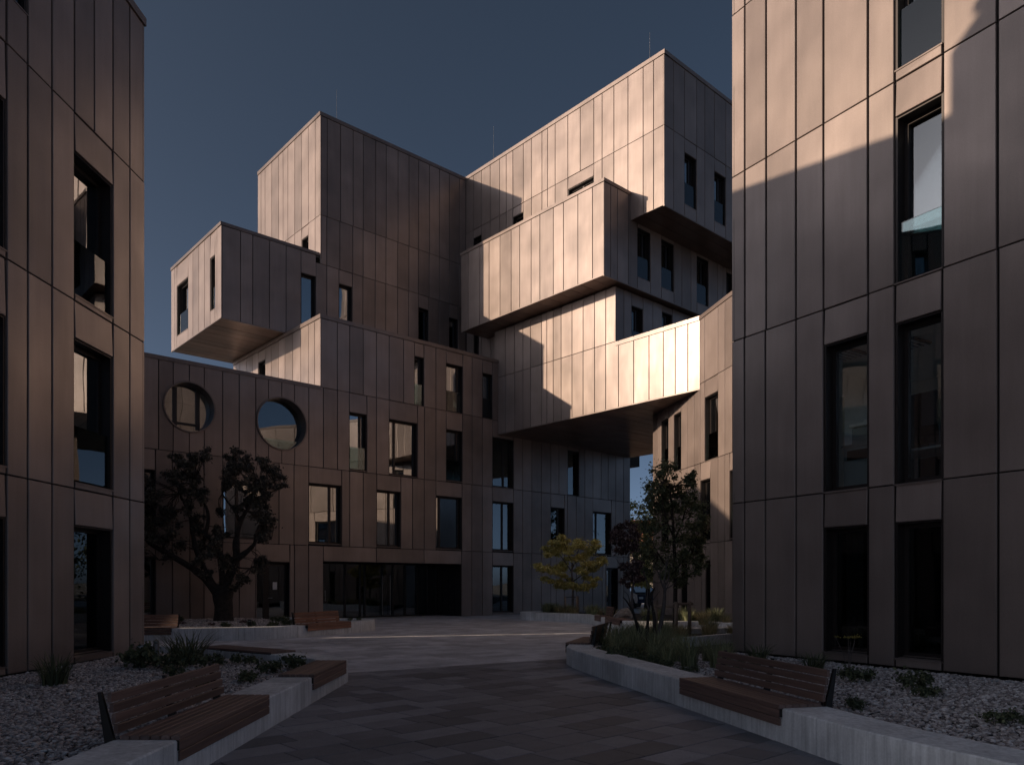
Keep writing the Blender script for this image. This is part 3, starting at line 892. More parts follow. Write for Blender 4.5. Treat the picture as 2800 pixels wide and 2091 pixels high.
# ---- glazed doors in the front range
def door(s0, s1, z1, split, notice=False):
    fr = f0
    mb = MB()
    D = .24
    fr.box(mb, s0, s0 + .04, .03, z1, -.32, -.034)
    fr.box(mb, s1 - .04, s1, .03, z1, -.32, -.034)
    fr.box(mb, s0 + .04, s1 - .04, z1 - .04, z1, -.32, -.034)
    fr.box(mb, s0, s1, -.02, .03, -.32, -.034)
    sm = s0 + (s1 - s0) * split
    for a0, a1 in ((s0 + .04, sm - .04), (sm + .04, s1 - .04)):
        fr.box(mb, a0, a0 + .09, .04, z1 - .05, -D - .04, -D + .02)
        fr.box(mb, a1 - .09, a1, .04, z1 - .05, -D - .04, -D + .02)
        fr.box(mb, a0 + .09, a1 - .09, z1 - .16, z1 - .05, -D - .04, -D + .02)
        fr.box(mb, a0 + .09, a1 - .09, .04, .16, -D - .04, -D + .02)
    fr.box(mb, sm - .04, sm + .04, .03, z1 - .04, -D - .05, -D + .03)
    d_ = part('door', mb, M_FRAME, central)
    for a0, a1 in ((s0 + .1, sm - .1), (sm + .1, s1 - .1)):
        g = MB()
        fr.box(g, a0, a1, .12, z1 - .12, -D - .014, -D - .004)
        part('pane', g, M_GLASS_DIM, d_)
    h = MB()
    h.tube([tuple(fr.P(sm + .09, 1.02, -D + .02)), tuple(fr.P(sm + .09, 1.02, -D + .08)), tuple(fr.P(sm + .24, 1.02, -D + .08))], [.012, .012, .012], 6)
    part('door_handle', h, M_PALE_STEEL, d_)
    tr_ = MB()
    fr.box(tr_, s0 - .01, s0 + .02, .03, z1 + .02, -.03, .03)
    fr.box(tr_, s1 - .02, s1 + .02, .03, z1 + .02, -.03, .03)
    fr.box(tr_, s0 + .02, s1 - .02, z1 - .0, z1 + .03, -.03, .03)
    part('door_trim', tr_, M_CAP, d_)
    return sm

sm = door(12.46, 13.9, 2.49, .36)
door(33.52, 34.6, 2.53, .55)
mb = MB()
f0.box(mb, 13.27, 13.45, 1.36, 1.66, -.235, -.232)
thing_mesh('notice', mb, M_PAPER, f0.P(13.36, 1.36, -.234), 'white paper notice stuck on the dark glass door beside the oak', 'notice')
mb = MB()
f0.box(mb, 33.6, 33.95, 1.5, 2.2, -.232, -.229)
thing_mesh('notice', mb, M_PAPER, f0.P(33.8, 1.5, -.23), 'pale printed notice behind the glass door right of the yellow maple', 'notice')

# ---- lightning rods
def rod(p, q, z0, h, own=central):
    mb = MB()
    c = pq(p, q)
    mb.tube([(c.x, c.y, z0), (c.x, c.y, z0 + h)], [.012, .006], 5)
    mb.cyl(c.x, c.y, z0 - .05, z0 + .06, .05, 8)
    part('lightning_rod', mb, M_PALE_STEEL, own)
rod(-32.6, 17.9, 23.8, 1.5)
rod(-30.5, 26.0, 23.83, 2.0)
rod(-20.1, 25.9, 23.83, 1.3)

# ---- left block, right block and wing: bodies and far faces
def fcore(mb, fr, s0, s1, z0, z1, e0, e1):
    fr.box(mb, s0, s1, z0, z1, e0, e1)
fl, fR, f2 = FR['L'], FR['R'], FR['R2']
mb = MB()
fcore(mb, fl, -16.15, -.06, 0, 13.0, -12, -.75)
part('core_wall', mb, M_DARK, left_block)
mb = MB()
fcore(mb, fl, -16.15, -8.1, 13.05, 14.7, -1.6, -.07)
part('core_wall', mb, M_JOINT, left_block)
mb = MB()
fl.box(mb, -16.2, .0, 12.98, 13.04, -12, -.06)
part('roof', mb, M_ROOF, left_block)
def end_face(own, fr, s, sign, depth, zs, cols):
    """plain cladding on a gable end, from the corner back"""
    edges = [depth * i / cols for i in range(cols + 1)]
    for z0, z1 in zip(zs[:-1], zs[1:]):
        for e0, e1 in zip(edges[:-1], edges[1:]):
            pm = MB()
            lo, hi = (s - .03, s) if sign > 0 else (s, s + .03)
            fr.box(pm, lo, hi, z0 + .01, z1 - .01, -e1 + .016, -e0 - .016)
            part('cladding_panel', pm, M_PANEL, own)
    bm = MB()
    lo, hi = (s - .06, s - .05) if sign > 0 else (s + .05, s + .06)
    fr.box(bm, lo, hi, zs[0], zs[-1], -depth, 0)
    part('backing_wall', bm, M_JOINT, own)
end_face(left_block, fl, .03, 1, 12, [.2, 3.27, 6.57, 9.87, 13.1], 12)
cp = MB()
fl.box(cp, -.28, .07, 13.1, 13.26, -12, -.33)
part('parapet_cap', cp, M_CAP, left_block)

# right block: hollow where the two first-floor windows look into an office
mb = MB()
fcore(mb, fR, .06, 10.05, 0, 3.1, -6, -.75)
fcore(mb, fR, .06, 10.05, 6.62, 16.4, -6, -.75)
fcore(mb, fR, 5.6, 10.05, 3.1, 6.62, -6, -.75)
part('core_wall', mb, M_DARK, right_block)
mb = MB()
for z0, z1 in ((3.1, 3.16), (6.25, 6.31)):
    fR.box(mb, .12, 5.6, z0, z1, -5.2, -.34)
fR.box(mb, 5.5, 5.58, 3.16, 6.25, -5.2, -.34)
for s0, s1, z0, z1 in ((.12, .6, 3.16, 6.25), (5.2, 5.5, 3.16, 6.25), (.6, 5.2, 3.16, 3.6), (.6, 5.2, 6.0, 6.25)):  # rear wall opening added to let sky light brighten the room
    fR.box(mb, s0, s1, z0, z1, -5.2, -5.12)
# gable wall with a window opening
for e0, e1, z0, z1 in ((-.6, -.34, 3.16, 6.25), (-3.1, -.6, 3.16, 3.3), (-3.1, -.6, 5.75, 6.25), (-5.12, -3.1, 3.16, 6.25)):
    fR.box(mb, .12, .42, z0, z1, e0, e1)
# inside of the front wall between the windows
for s0, s1 in ((.42, 2.12), (2.99, 3.47), (4.25, 5.5)):
    fR.box(mb, s0, s1, 3.16, 6.25, -.40, -.34)
for s0, s1 in ((2.12, 2.99), (3.47, 4.25)):
    fR.box(mb, s0, s1, 5.95, 6.25, -.40, -.34)
part('office_room', mb, M_ROOM, right_block)
gf = MB()
for e0, e1, z0, z1 in ((-.7, -.6, 3.3, 5.75), (-3.1, -3.0, 3.3, 5.75), (-3.0, -.7, 5.65, 5.75), (-3.0, -.7, 3.3, 3.4), (-1.5, -1.42, 3.4, 5.65)):
    fR.box(gf, .13, .2, z0, z1, e0, e1)
gw = part('window', gf, M_FRAME, right_block)
gp = MB()
fR.box(gp, .15, .16, 3.4, 5.65, -3.0, -.7)
part('pane', gp, M_GLASS_CLEAR, gw)
# gable cladding round that window
edges = [0, .6, 3.1, 4.1, 5.1, 6]
for z0, z1 in zip([.22, 3.24, 6.56, 9.93, 13.25], [3.24, 6.56, 9.93, 13.25, 16.5]):
    for e0, e1 in zip(edges[:-1], edges[1:]):
        spans = [(z0, z1)] if not (e0 == .6 and z0 == 3.24) else [(5.75, z1)]
        for za, zb in spans:
            pm = MB()
            fR.box(pm, -.02, .01, za + .01, zb - .01, -e1 + .016, -e0 - .016)
            part('cladding_panel', pm, M_PANEL, right_block)
bm = MB()
fR.box(bm, .03, .04, .22, 3.3, -6, 0)
fR.box(bm, .03, .04, 5.75, 16.5, -6, 0)
fR.box(bm, .03, .04, 3.3, 5.75, -.6, 0)
fR.box(bm, .03, .04, 3.3, 5.75, -6, -3.1)
part('backing_wall', bm, M_JOINT, right_block)
mb = MB()
fR.box(mb, .0, 10.05, 16.42, 16.48, -6, -.06)
part('roof', mb, M_ROOF, right_block)

mb = MB()
fcore(mb, f2, -4.7, 10.95, 0, 11.8, -9, -.75)
part('core_wall', mb, M_DARK, wing)
mb = MB()
f2.box(mb, -4.7, 11, 11.82, 11.88, -9, -.06)
part('roof', mb, M_ROOF, wing)
mb = MB()
f2.box(mb, -4.76, -4.70, 0, 12.0, -9, 0)
part('end_wall', mb, M_PANEL, wing)

# office furniture seen through the first-floor windows
def ofs(s, e, z=0):
    return fR.P(s, z, e)
t = thing('filing_cabinet', ofs(2.3, -1.1, 3.16), 'grey blue cabinet inside the first floor office window, under a copier', 'cabinet')
mb = MB(); fR.box(mb, 1.98, 2.75, 3.18, 4.15, -1.5, -.8); part('carcass', mb, M_CABINET, t)
mb = MB(); fR.box(mb, 1.95, 2.78, 4.15, 4.19, -1.53, -.77); part('top', mb, M_CABINET, t)
mb = MB(); fR.box(mb, 2.06, 2.68, 3.9, 4.08, -.8, -.785); part('drawer', mb, M_FRAME, t)
t = thing('copier', ofs(2.4, -1.1, 4.19), 'pale copier with a raised lid standing on the office cabinet', 'copier')
mb = MB(); fR.box(mb, 2.1, 2.7, 4.192, 4.5, -1.4, -.88); part('body', mb, M_CABINET, t)
mb = MB(); fR.box(mb, 2.06, 2.74, 4.52, 4.58, -1.44, -.85); part('lid', mb, M_PAPER, t)
mb = MB(); fR.box(mb, 2.25, 2.6, 4.6, 4.66, -1.3, -1.0); part('tray', mb, M_PAPER, t)
t = thing('desk', ofs(3.4, -1.2, 3.16), 'grey framed desk inside the second first floor window, carrying a dark monitor', 'desk')
mb = MB(); fR.box(mb, 2.85, 4.2, 3.9, 3.94, -1.7, -.8); part('top', mb, M_CABINET, t)
for s_ in (2.9, 4.1):
    for e_ in (-1.62, -.88):
        mb = MB(); fR.box(mb, s_, s_ + .06, 3.165, 3.9, e_, e_ + .06); part('leg', mb, M_CABINET, t)
mb = MB(); fR.box(mb, 2.96, 4.1, 3.35, 3.88, -1.66, -1.63); part('modesty_panel', mb, M_FRAME, t)
t = thing('monitor', ofs(3.3, -1.2, 3.94), 'dark computer monitor on the desk behind the window', 'monitor')
mb = MB(); fR.box(mb, 3.1, 3.55, 4.06, 4.38, -1.22, -1.19); part('screen', mb, M_STEEL, t)
mb = MB(); fR.box(mb, 3.3, 3.36, 3.955, 4.06, -1.24, -1.22); part('stand', mb, M_STEEL, t)
mb = MB(); fR.box(mb, 3.2, 3.46, 3.942, 3.955, -1.32, -1.12); part('foot', mb, M_STEEL, t)
for k, (s_, e_) in enumerate(((1.35, -1.8), (2.4, -2.2))):
    t = thing('ceiling_light', ofs(s_, e_, 6.25), ['slatted ceiling light seen through the window over the copier', 'slatted ceiling light seen through the window over the desk monitor'][k], 'ceiling light')
    mb = MB(); fR.box(mb, s_ - .3, s_ + .3, 6.21, 6.245, e_ - .3, e_ + .3); part('frame', mb, M_FRAME, t)
    for i in range(5):
        mb = MB(); fR.box(mb, s_ - .27 + i * .115, s_ - .21 + i * .115, 6.195, 6.21, e_ - .27, e_ + .27); part('louvre', mb, M_PAPER, t)

# ------------------------------------------------------------------ ground and paving
gm = MB()
R_ = 900
gm.add([(-R_, -R_, -.06), (R_, -R_, -.06), (R_, R_, -.06), (-R_, R_, -.06)], [(0, 1, 2, 3)])
struct('ground', gm, M_GROUND)

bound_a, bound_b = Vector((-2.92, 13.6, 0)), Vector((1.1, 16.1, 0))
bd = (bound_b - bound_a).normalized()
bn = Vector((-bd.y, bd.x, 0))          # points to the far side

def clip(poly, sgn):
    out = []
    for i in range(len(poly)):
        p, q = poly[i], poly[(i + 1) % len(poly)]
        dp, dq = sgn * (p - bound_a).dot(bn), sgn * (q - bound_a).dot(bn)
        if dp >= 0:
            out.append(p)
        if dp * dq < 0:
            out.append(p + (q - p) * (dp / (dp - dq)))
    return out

def paver_geo(mb, poly, top):
    n = len(poly)
    c = .006
    ctr = sum(poly, Vector()) / n
    inner = [p + (ctr - p).normalized() * c * 1.3 for p in poly]
    vs = [(p.x, p.y, -.03) for p in poly] + [(p.x, p.y, top - .004) for p in poly] + [(p.x, p.y, top) for p in inner]
    fs = [tuple(range(2 * n, 3 * n))]
    for i in range(n):
        j = (i + 1) % n
        fs += [(i, j, j + n, i + n), (i + n, j + n, j + 2 * n, i + 2 * n)]
    mb.add(vs, fs)

sand = MB()
sand.add([(-40, -30, -.02), (45, -30, -.02), (45, 75, -.02), (-40, 75, -.02)], [(0, 1, 2, 3)])
paving = struct('paving', sand, M_SAND)

def in_court(c):
    x, y = c.x, c.y
    if y < -9 or y > 62 or x < -26 or x > 26:
        return False
    if y < 12.5:
        return -3.1 < x < 3.4 + max(0, (5.5 - y)) * .9
    p, q = A2.dot(c), B2.dot(c)
    if p < -32.2 and q < 36:
        return False
    if y < 16 and x < -7:
        return False
    if (c - Vector((7.35, 29.56, 0))).dot(f2.n) < -.3 and y < 36:
        return False
    return True

near, far = [], []
prng = random.Random(3)
h = .40
rows_ = range(-120, 130)
for r in rows_:
    p0 = r * h
    q = -60 + prng.uniform(0, .6)
    while q < 80:
        L = prng.choice([.4, .5, .6, .6, .8])
        c = pq(p0 + h / 2, q + L / 2)
        if in_court(c):
            g_ = .005
            quad = [pq(p0 + g_, q + g_), pq(p0 + h - g_, q + g_), pq(p0 + h - g_, q + L - g_), pq(p0 + g_, q + L - g_)]
            top = prng.uniform(-.0025, .0025)
            a_ = clip(quad, -1)
            b_ = clip(quad, 1)
            if len(a_) > 2:
                near.append((c, a_, top))
            if len(b_) > 2:
                far.append((c, b_, top))
        q += L
def shown(c):
    return c.y > 5.6 and abs(c.x / c.y) < .72 and -2.95 < c.x < 3.3
near.sort(key=lambda t_: (not shown(t_[0]), t_[0].y))
rest = MB()
for i, (c, po, top) in enumerate(near):
    if i < 290 and shown(c):
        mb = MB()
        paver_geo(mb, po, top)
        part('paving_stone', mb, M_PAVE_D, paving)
    else:
        paver_geo(rest, po, top)
o = part('paving_stone', rest, M_PAVE_D, paving)
o['kind'] = 'stuff'
fm = MB()
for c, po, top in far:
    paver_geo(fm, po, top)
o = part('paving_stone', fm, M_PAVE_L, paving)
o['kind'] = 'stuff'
o['label'] = 'paler grey paving stones of the far court'

# ------------------------------------------------------------------ planter walls
def resample(pts, step):
    P_ = [Vector((x, y, 0)) for x, y in pts]
    out = [P_[0]]
    acc = 0
    for a_, b_ in zip(P_[:-1], P_[1:]):
        L = (b_ - a_).length
        n = max(1, round(L / step))
        for i in range(1, n + 1):
            out.append(a_.lerp(b_, i / n))
    return out

def smooth_path(pts, it=2):
    P_ = [Vector((x, y, 0)) for x, y in pts]
    for _ in range(it):
        Q = [P_[0]]
        for a_, b_ in zip(P_[:-1], P_[1:]):
            Q += [a_.lerp(b_, .25), a_.lerp(b_, .75)]
        Q.append(P_[-1])
        P_ = Q
    return P_

def path_len(P_):
    s = [0]
    for a_, b_ in zip(P_[:-1], P_[1:]):
        s.append(s[-1] + (b_ - a_).length)
    return s

def at(P_, S_, d):
    d = min(max(d, 0), S_[-1])
    for i in range(len(S_) - 1):
        if S_[i + 1] >= d:
            k = (d - S_[i]) / max(S_[i + 1] - S_[i], 1e-9)
            t = (P_[i + 1] - P_[i]).normalized()
            return P_[i].lerp(P_[i + 1], k), t
    return P_[-1], (P_[-1] - P_[-2]).normalized()

def planter(path, side, width, height, block, lows, loc, label, smooth=2, group=None):
    """blocks along a path; side=+1 puts the wall to the left of travel; lows are (d0,d1) under benches"""
    P_ = smooth_path(path, smooth)
    S_ = path_len(P_)
    t_ = thing('planter_wall', loc, label, 'planter', group)
    cuts = [0]
    marks = sorted([x for l in lows for x in l])
    d = 0
    while d < S_[-1] - .35:
        nxt = d + block * rng.uniform(.85, 1.15)
        for m_ in marks:
            if d + .05 < m_ < nxt + .3:
                nxt = m_
                break
        d = min(nxt, S_[-1])
        cuts.append(d)
    if S_[-1] - cuts[-1] > .02:
        cuts[-1] = S_[-1]
    for d0, d1 in zip(cuts[:-1], cuts[1:]):
        mid = (d0 + d1) / 2
        low = any(a_ <= mid <= b_ for a_, b_ in lows)
        hh = .26 if low else height
        n = max(1, int((d1 - d0) / .28))
        mb = MB()
        ch = .014
        prof = [(0, -.03), (0, hh - ch), (ch, hh), (width - ch, hh), (width, hh - ch), (width, -.03)]
        vs = []
        for i in range(n + 1):
            dd = d0 + .004 + (d1 - d0 - .008) * i / n
            c, tt = at(P_, S_, dd)
            nn = Vector((-tt.y, tt.x, 0)) * side
            for w, z in prof:
                vs.append(tuple(c + nn * w + Vector((0, 0, z))))
        k = len(prof)
        fs = []
        for i in range(n):
            for j in range(k - 1):
                a_ = i * k + j
                fs.append((a_, a_ + 1, a_ + 1 + k, a_ + k) if side > 0 else (a_, a_ + k, a_ + k + 1, a_ + 1))
        fs.append(tuple(range(k)))
        fs.append(tuple(range(n * k, (n + 1) * k)))
        mb.add(vs, fs)
        part('concrete_block', mb, M_CONC, t_)
    return P_, S_

def bed(name, poly, z, mat, below=.25):
    mb = MB()
    n = len(poly)
    mb.add([(x, y, z) for x, y in poly] + [(x, y, z - below) for x, y in poly], [tuple(range(n))] + [(i, i + n, (i + 1) % n + n, (i + 1) % n) for i in range(n)])
    return struct(name, mb, mat)

# front left bed
PL = [(-2.68, -4.0), (-2.68, 11.9), (-2.66, 12.35), (-2.78, 12.72), (-3.1, 13.2), (-5.7, 15.0), (-6.6, 15.55), (-7.5, 15.85)]
planter(PL, 1, .52, .35, 1.15, [(4 + 6.05, 4 + 8.3), (4 + 10.1, 4 + 12.02)], (-2.7, 6, 0), 'pale concrete planter wall round the left gravel bed, carrying three slatted seats', 1)
bed('gravel_bed', [(-7.62, -4), (-3.15, -4), (-3.15, 12.4), (-3.5, 12.75), (-6.2, 14.7), (-7.55, 15.4)], .2, M_SOIL)
# front right bed
PR = [(6.6, -1.0), (5.2, 1.9), (4.2, 3.8), (3.45, 5.3), (2.98, 6.4), (2.72, 7.55), (2.2, 9.85), (1.91, 11.1), (1.6, 12.4), (1.32, 13.5), (1.08, 14.8), (1.1, 15.45), (1.35, 16.1), (1.75, 17.4), (2.3, 19.0), (3.2, 20.6), (4.6, 21.6), (6.6, 21.9), (8.9, 21.6)]
Pr_, Sr_ = smooth_path(PR, 2), None
Sr_ = path_len(Pr_)
def nearest_d(P_, S_, x, y):
    b = min(range(len(P_)), key=lambda i: (P_[i] - Vector((x, y, 0))).length)
    best = None
    for i in range(max(0, b - 1), min(len(P_) - 1, b + 1)):
        a_, c_ = P_[i], P_[i + 1]
        L = (c_ - a_).length
        k = min(max((Vector((x, y, 0)) - a_).dot((c_ - a_)) / (L * L), 0), 1)
        dd = (a_.lerp(c_, k) - Vector((x, y, 0))).length
        if best is None or dd < best[0]:
            best = (dd, S_[i] + k * L)
    return best[1]
d0, d1 = nearest_d(Pr_, Sr_, 2.70, 7.58), nearest_d(Pr_, Sr_, 2.20, 9.78)
d2, d3 = nearest_d(Pr_, Sr_, 1.2, 15.65), nearest_d(Pr_, Sr_, 1.75, 17.4)
planter(PR, -1, .52, .35, 1.15, [(d0, d1), (d2, d3)], (2.2, 10, 0), 'curved pale concrete planter wall on the right, with a tall backed bench set in it', 2)
bed('gravel_bed', [(14.5, -3), (7.3, -1), (5.6, 2.1), (4.6, 4.1), (3.9, 5.6), (3.45, 6.6), (3.2, 7.6), (2.7, 9.9), (2.35, 11.3), (2.05, 12.6), (1.75, 13.7), (1.5, 14.9), (1.75, 16.0), (2.2, 17.3), (2.75, 18.8), (3.6, 20.2), (4.8, 21.1), (6.6, 21.4), (9.3, 21.1), (9.6, 18.9), (8.2, 17.7), (4.5, 15.4), (7.5, 10.4)], .2, M_SOIL)
t_ = thing('low_wall', (4.5, 17.2, 0), 'thin low concrete wall between the grasses and the right block corner', 'wall')
mb = MB()
ft = Frame((3.45, 16.25), (.745, .667))
ft.box(mb, 0, 2.35, 0, .42, -.12, 0)
part('concrete_block', mb, M_CONC, t_)
# middle left planter with the oak
PM = [(-15.5, 20.6), (-9.6, 20.95), (-8.2, 21.15), (-7.0, 21.7), (-6.2, 22.6), (-5.25, 24.5), (-4.75, 25.6), (-4.75, 26.6), (-5.4, 27.3), (-7.4, 27.6), (-8.4, 28.2)]
Pm_ = smooth_path(PM, 2); Sm_ = path_len(Pm_)
m0, m1 = nearest_d(Pm_, Sm_, -11.7, 20.83), nearest_d(Pm_, Sm_, -9.46, 20.96)
m2, m3 = nearest_d(Pm_, Sm_, -6.12, 22.7), nearest_d(Pm_, Sm_, -5.22, 24.55)
planter(PM, 1, .5, .35, 1.7, [(m0, m1), (m2, m3)], (-7, 21.7, 0), 'pale concrete planter wall curving round the gnarled oak, with two backed benches', 2)
bed('gravel_bed', [(-15.5, 21.1), (-9.6, 21.45), (-8.4, 21.65), (-7.3, 22.15), (-6.65, 22.9), (-5.75, 24.8), (-5.5, 25.6), (-5.7, 26.6), (-7.6, 27.1), (-8.8, 27.8), (-10.6, 29.1), (-16, 24.3)], .27, M_SOIL)
# far planter with the maple
PF = [(1.6, 34.5), (.55, 34.3), (.28, 33.6), (.75, 32.8), (1.7, 32.1), (2.95, 30.9), (3.2, 29.5), (3.42, 27.6), (3.68, 25.6), (4.1, 25.0), (5.4, 24.95), (6.2, 25.05), (6.9, 23.9), (8.3, 23.2)]
Pf_ = smooth_path(PF, 2); Sf_ = path_len(Pf_)
f0a, f0b = nearest_d(Pf_, Sf_, 3.2, 29.3), nearest_d(Pf_, Sf_, 3.33, 28.35)
f1a, f1b = nearest_d(Pf_, Sf_, 3.42, 27.6), nearest_d(Pf_, Sf_, 3.68, 25.62)
planter(PF, 1, .45, .35, 2.6, [(f0a, f0b), (f1a, f1b)], (2, 32, 0), 'far pale concrete planter wall round the yellow maple and rock', 2)
bed('planting_bed', [(1.8, 34.4), (.8, 33.9), (.75, 33.5), (1.1, 33.0), (2.0, 32.4), (3.35, 31.1), (3.65, 29.6), (3.87, 27.7), (4.13, 25.8), (4.4, 25.45), (5.5, 25.4), (6.5, 25.3), (7.1, 24.2), (8.2, 23.7), (8.0, 26), (6.7, 31.5), (4.5, 34.5)], .3, M_SOIL)

# edging strips along the two near facades
mb = MB()
fl.box(mb, -16, -.15, .1, .225, .50, .62)
thing_mesh('edging_kerb', mb, M_EDGE, fl.P(-6, .1, .55), 'narrow concrete kerb in the gravel along the left block', 'kerb')
mb = MB()
fR.box(mb, .2, 10, .1, .225, .42, .54)
thing_mesh('edging_kerb', mb, M_EDGE, fR.P(6, .1, .5), 'narrow concrete kerb in the gravel along the right block', 'kerb')

# ------------------------------------------------------------------ benches
def bench(front0, front1, inward, depth, label, back=True, flat=False, wood=None, group=None, slats=5):
    """front0->front1 is the front top edge; inward is the unit vector from the front to the back"""
    wood = wood or M_WOOD
    a_ = Vector((front0[0], front0[1], 0)); b_ = Vector((front1[0], front1[1], 0))
    L = (b_ - a_).length
    ux = (b_ - a_).normalized()
    iv = Vector((inward[0], inward[1], 0)); iv = (iv - ux * iv.dot(ux)).normalized()
    t_ = thing('bench', tuple(a_), label, 'bench', group)
    t_.rotation_euler = (0, 0, math.atan2(ux.y, ux.x))
    flip = 1 if ux.cross(iv).z > 0 else -1
    def lb(x0, x1, y0, y1, z0, z1):
        mb = MB()
        c = .006
        ys = sorted((y0 * flip, y1 * flip))
        y0, y1 = ys
        mb.add([(x0, y0, z0), (x1, y0, z0), (x1, y1, z0), (x0, y1, z0), (x0, y0, z1 - c), (x1, y0, z1 - c), (x1, y1, z1 - c), (x0, y1, z1 - c),
                (x0 + c, y0 + c, z1), (x1 - c, y0 + c, z1), (x1 - c, y1 - c, z1), (x0 + c, y1 - c, z1)],
               [(0, 3, 2, 1), (0, 1, 5, 4), (1, 2, 6, 5), (2, 3, 7, 6), (3, 0, 4, 7), (4, 5, 9, 8), (5, 6, 10, 9), (6, 7, 11, 10), (7, 4, 8, 11), (8, 9, 10, 11)])
        return mb
    def lp(name, mb, mat):
        return link(name, mb.mesh(name, mat), t_)
    top = .385
    w = (depth - .01) / slats
    for i in range(slats):
        lp('seat_slat', lb(0, L, -.025 + i * w, -.025 + (i + 1) * w - .010, top - .04, top), wood)
    if not flat:
        for x0, x1 in ((.0, .012), (L - .012, L)):
            lp('end_plate', lb(x0 - .004, x1 + .004, -.018, depth - .02, .262, top - .042), M_STEEL)
    if not flat:
        for i in range(2):
            z1 = top - .045 - i * .085
            lp('front_slat', lb(0, L, -.025, -.003, z1 - .078, z1), wood)
    else:
        lp('base_plate', lb(.0, L, -.018, depth - .035, .352, top - .042), M_STEEL)
    if back:
        lean = .14
        zt, zb = .72, .42
        n = 4
        for i in range(n):
            z0 = zb - .02 + i * .083
            y0 = depth - .03 + lean * (z0 - .38) / .34 * .5
            lp('back_slat', lb(0, L, y0, y0 + .032, z0, z0 + .073), wood)
        for x0 in (.0, L * .5, L - .03):
            v = []
            for z, ya, yb in ((.27, depth - .05, depth + .04), (.73, depth + .045 + .03, depth + .105)):
                v += [(x0, ya * flip, z), (x0 + .03, ya * flip, z), (x0 + .03, yb * flip, z), (x0, yb * flip, z)]
            m3 = MB()
            off = .036
            v = [(x, y + off * flip * (0 if k in (2, 3, 6, 7) else 1) * .0 + .034 * flip * (1 if k in (0, 1, 4, 5) else 1), z) for k, (x, y, z) in enumerate(v)]
            m3.hexa(v)
            lp('back_bracket', m3, M_STEEL)
    return t_

bench((-2.69, 6.06), (-2.69, 8.30), (-1, 0), .50, 'dark hardwood bench with slatted back at the near left, on the planter wall', slats=6)
bench((-2.68, 10.12), (-2.66, 12.02), (-1, 0), .50, 'backless slatted hardwood seat just beyond the near left backed bench', back=False, slats=6)
bench((-3.98, 13.82), (-5.75, 15.04), (-.56, -.82), .56, 'flat hardwood seat lying on the diagonal wall behind the left shrubs', back=False, flat=True)
bench((2.70, 7.58), (2.19, 9.78), (1, .2), .50, 'long dark hardwood bench with slatted back on the near right planter wall', slats=6)
bench((1.13, 15.62), (1.66, 17.35), (1, -.3), .50, 'bench seen end on at the tip of the right planter, facing the far court', slats=6)
bench((-6.14, 22.66), (-5.24, 24.52), (-1, .45), .48, 'bench tinted orange brown as if sunlit, with slatted back by the oak planter end', wood=M_WOOD_LIT)
bench((-11.7, 20.83), (-9.46, 20.96), (0, 1), .48, 'dim backed bench in front of the oak, half hidden by the left block')
bench((3.22, 29.3), (3.35, 28.35), (1, 0), .44, 'short backed bench in the far planter, left of the rock')
bench((3.42, 27.6), (3.68, 25.64), (1, 0), .46, 'backless low seat in the far planter, in front of the rock', back=False)

# ------------------------------------------------------------------ small lamps and a rock
def bollard(x, y, z, h, r, mat, label):
    t_ = thing('bollard_light', (x, y, z), label, 'bollard light')
    mb = MB(); mb.cyl(x, y, z - .05, z + h - .06, r, 16); part('post', mb, mat, t_)
    mb = MB(); mb.cyl(x, y, z + h - .06, z + h - .03, r * .8, 16); part('lens', mb, M_RAIL, t_)
    mb = MB(); mb.cyl(x, y, z + h - .03, z + h, r, 16); part('cap', mb, mat, t_)
bollard(-6.55, 13.9, .2, .36, .055, M_PALE_STEEL, 'grey steel bollard light in the gravel at the left block corner')
bollard(-7.85, 22.6, .27, .26, .05, M_STEEL, 'small dark bollard light in the gravel in front of the oak')

def rock(x, y, z, rx, ry, rz, label):
    r2 = random.Random(5)
    vs, fs = ico(2)
    out = []
    for v in vs:
        k = 1 + .22 * math.sin(v[0] * 3.1 + 1) * math.cos(v[1] * 2.7) + r2.uniform(-.08, .08)
        out.append((x + v[0] * rx * k, y + v[1] * ry * k, z + max(v[2], -.4) * rz * k))
    mb = MB(); mb.add(out, fs)
    thing_mesh('rock', mb, M_ROCK, (x, y, z), label, 'rock')

def ico(sub):
    t = (1 + 5 ** .5) / 2
    vs = [Vector(v).normalized() for v in [(-1, t, 0), (1, t, 0), (-1, -t, 0), (1, -t, 0), (0, -1, t), (0, 1, t), (0, -1, -t), (0, 1, -t), (t, 0, -1), (t, 0, 1), (-t, 0, -1), (-t, 0, 1)]]
    fs = [(0, 11, 5), (0, 5, 1), (0, 1, 7), (0, 7, 10), (0, 10, 11), (1, 5, 9), (5, 11, 4), (11, 10, 2), (10, 7, 6), (7, 1, 8), (3, 9, 4), (3, 4, 2), (3, 2, 6), (3, 6, 8), (3, 8, 9), (4, 9, 5), (2, 4, 11), (6, 2, 10), (8, 6, 7), (9, 8, 1)]
    for _ in range(sub):
        cache = {}
        def midp(i, j):
            k = (min(i, j), max(i, j))
            if k not in cache:
                vs.append(((vs[i] + vs[j]) / 2).normalized())
                cache[k] = len(vs) - 1
            return cache[k]
        nf = []
        for a_, b_, c_ in fs:
            ab, bc, ca = midp(a_, b_), midp(b_, c_), midp(c_, a_)
            nf += [(a_, ab, ca), (b_, bc, ab), (c_, ca, bc), (ab, bc, ca)]
        fs = nf
    return [tuple(v) for v in vs], fs
rock(4.05, 27.2, .40, .45, .35, .28, 'pale boulder lying in the far planter between the bench and the bare shrub')

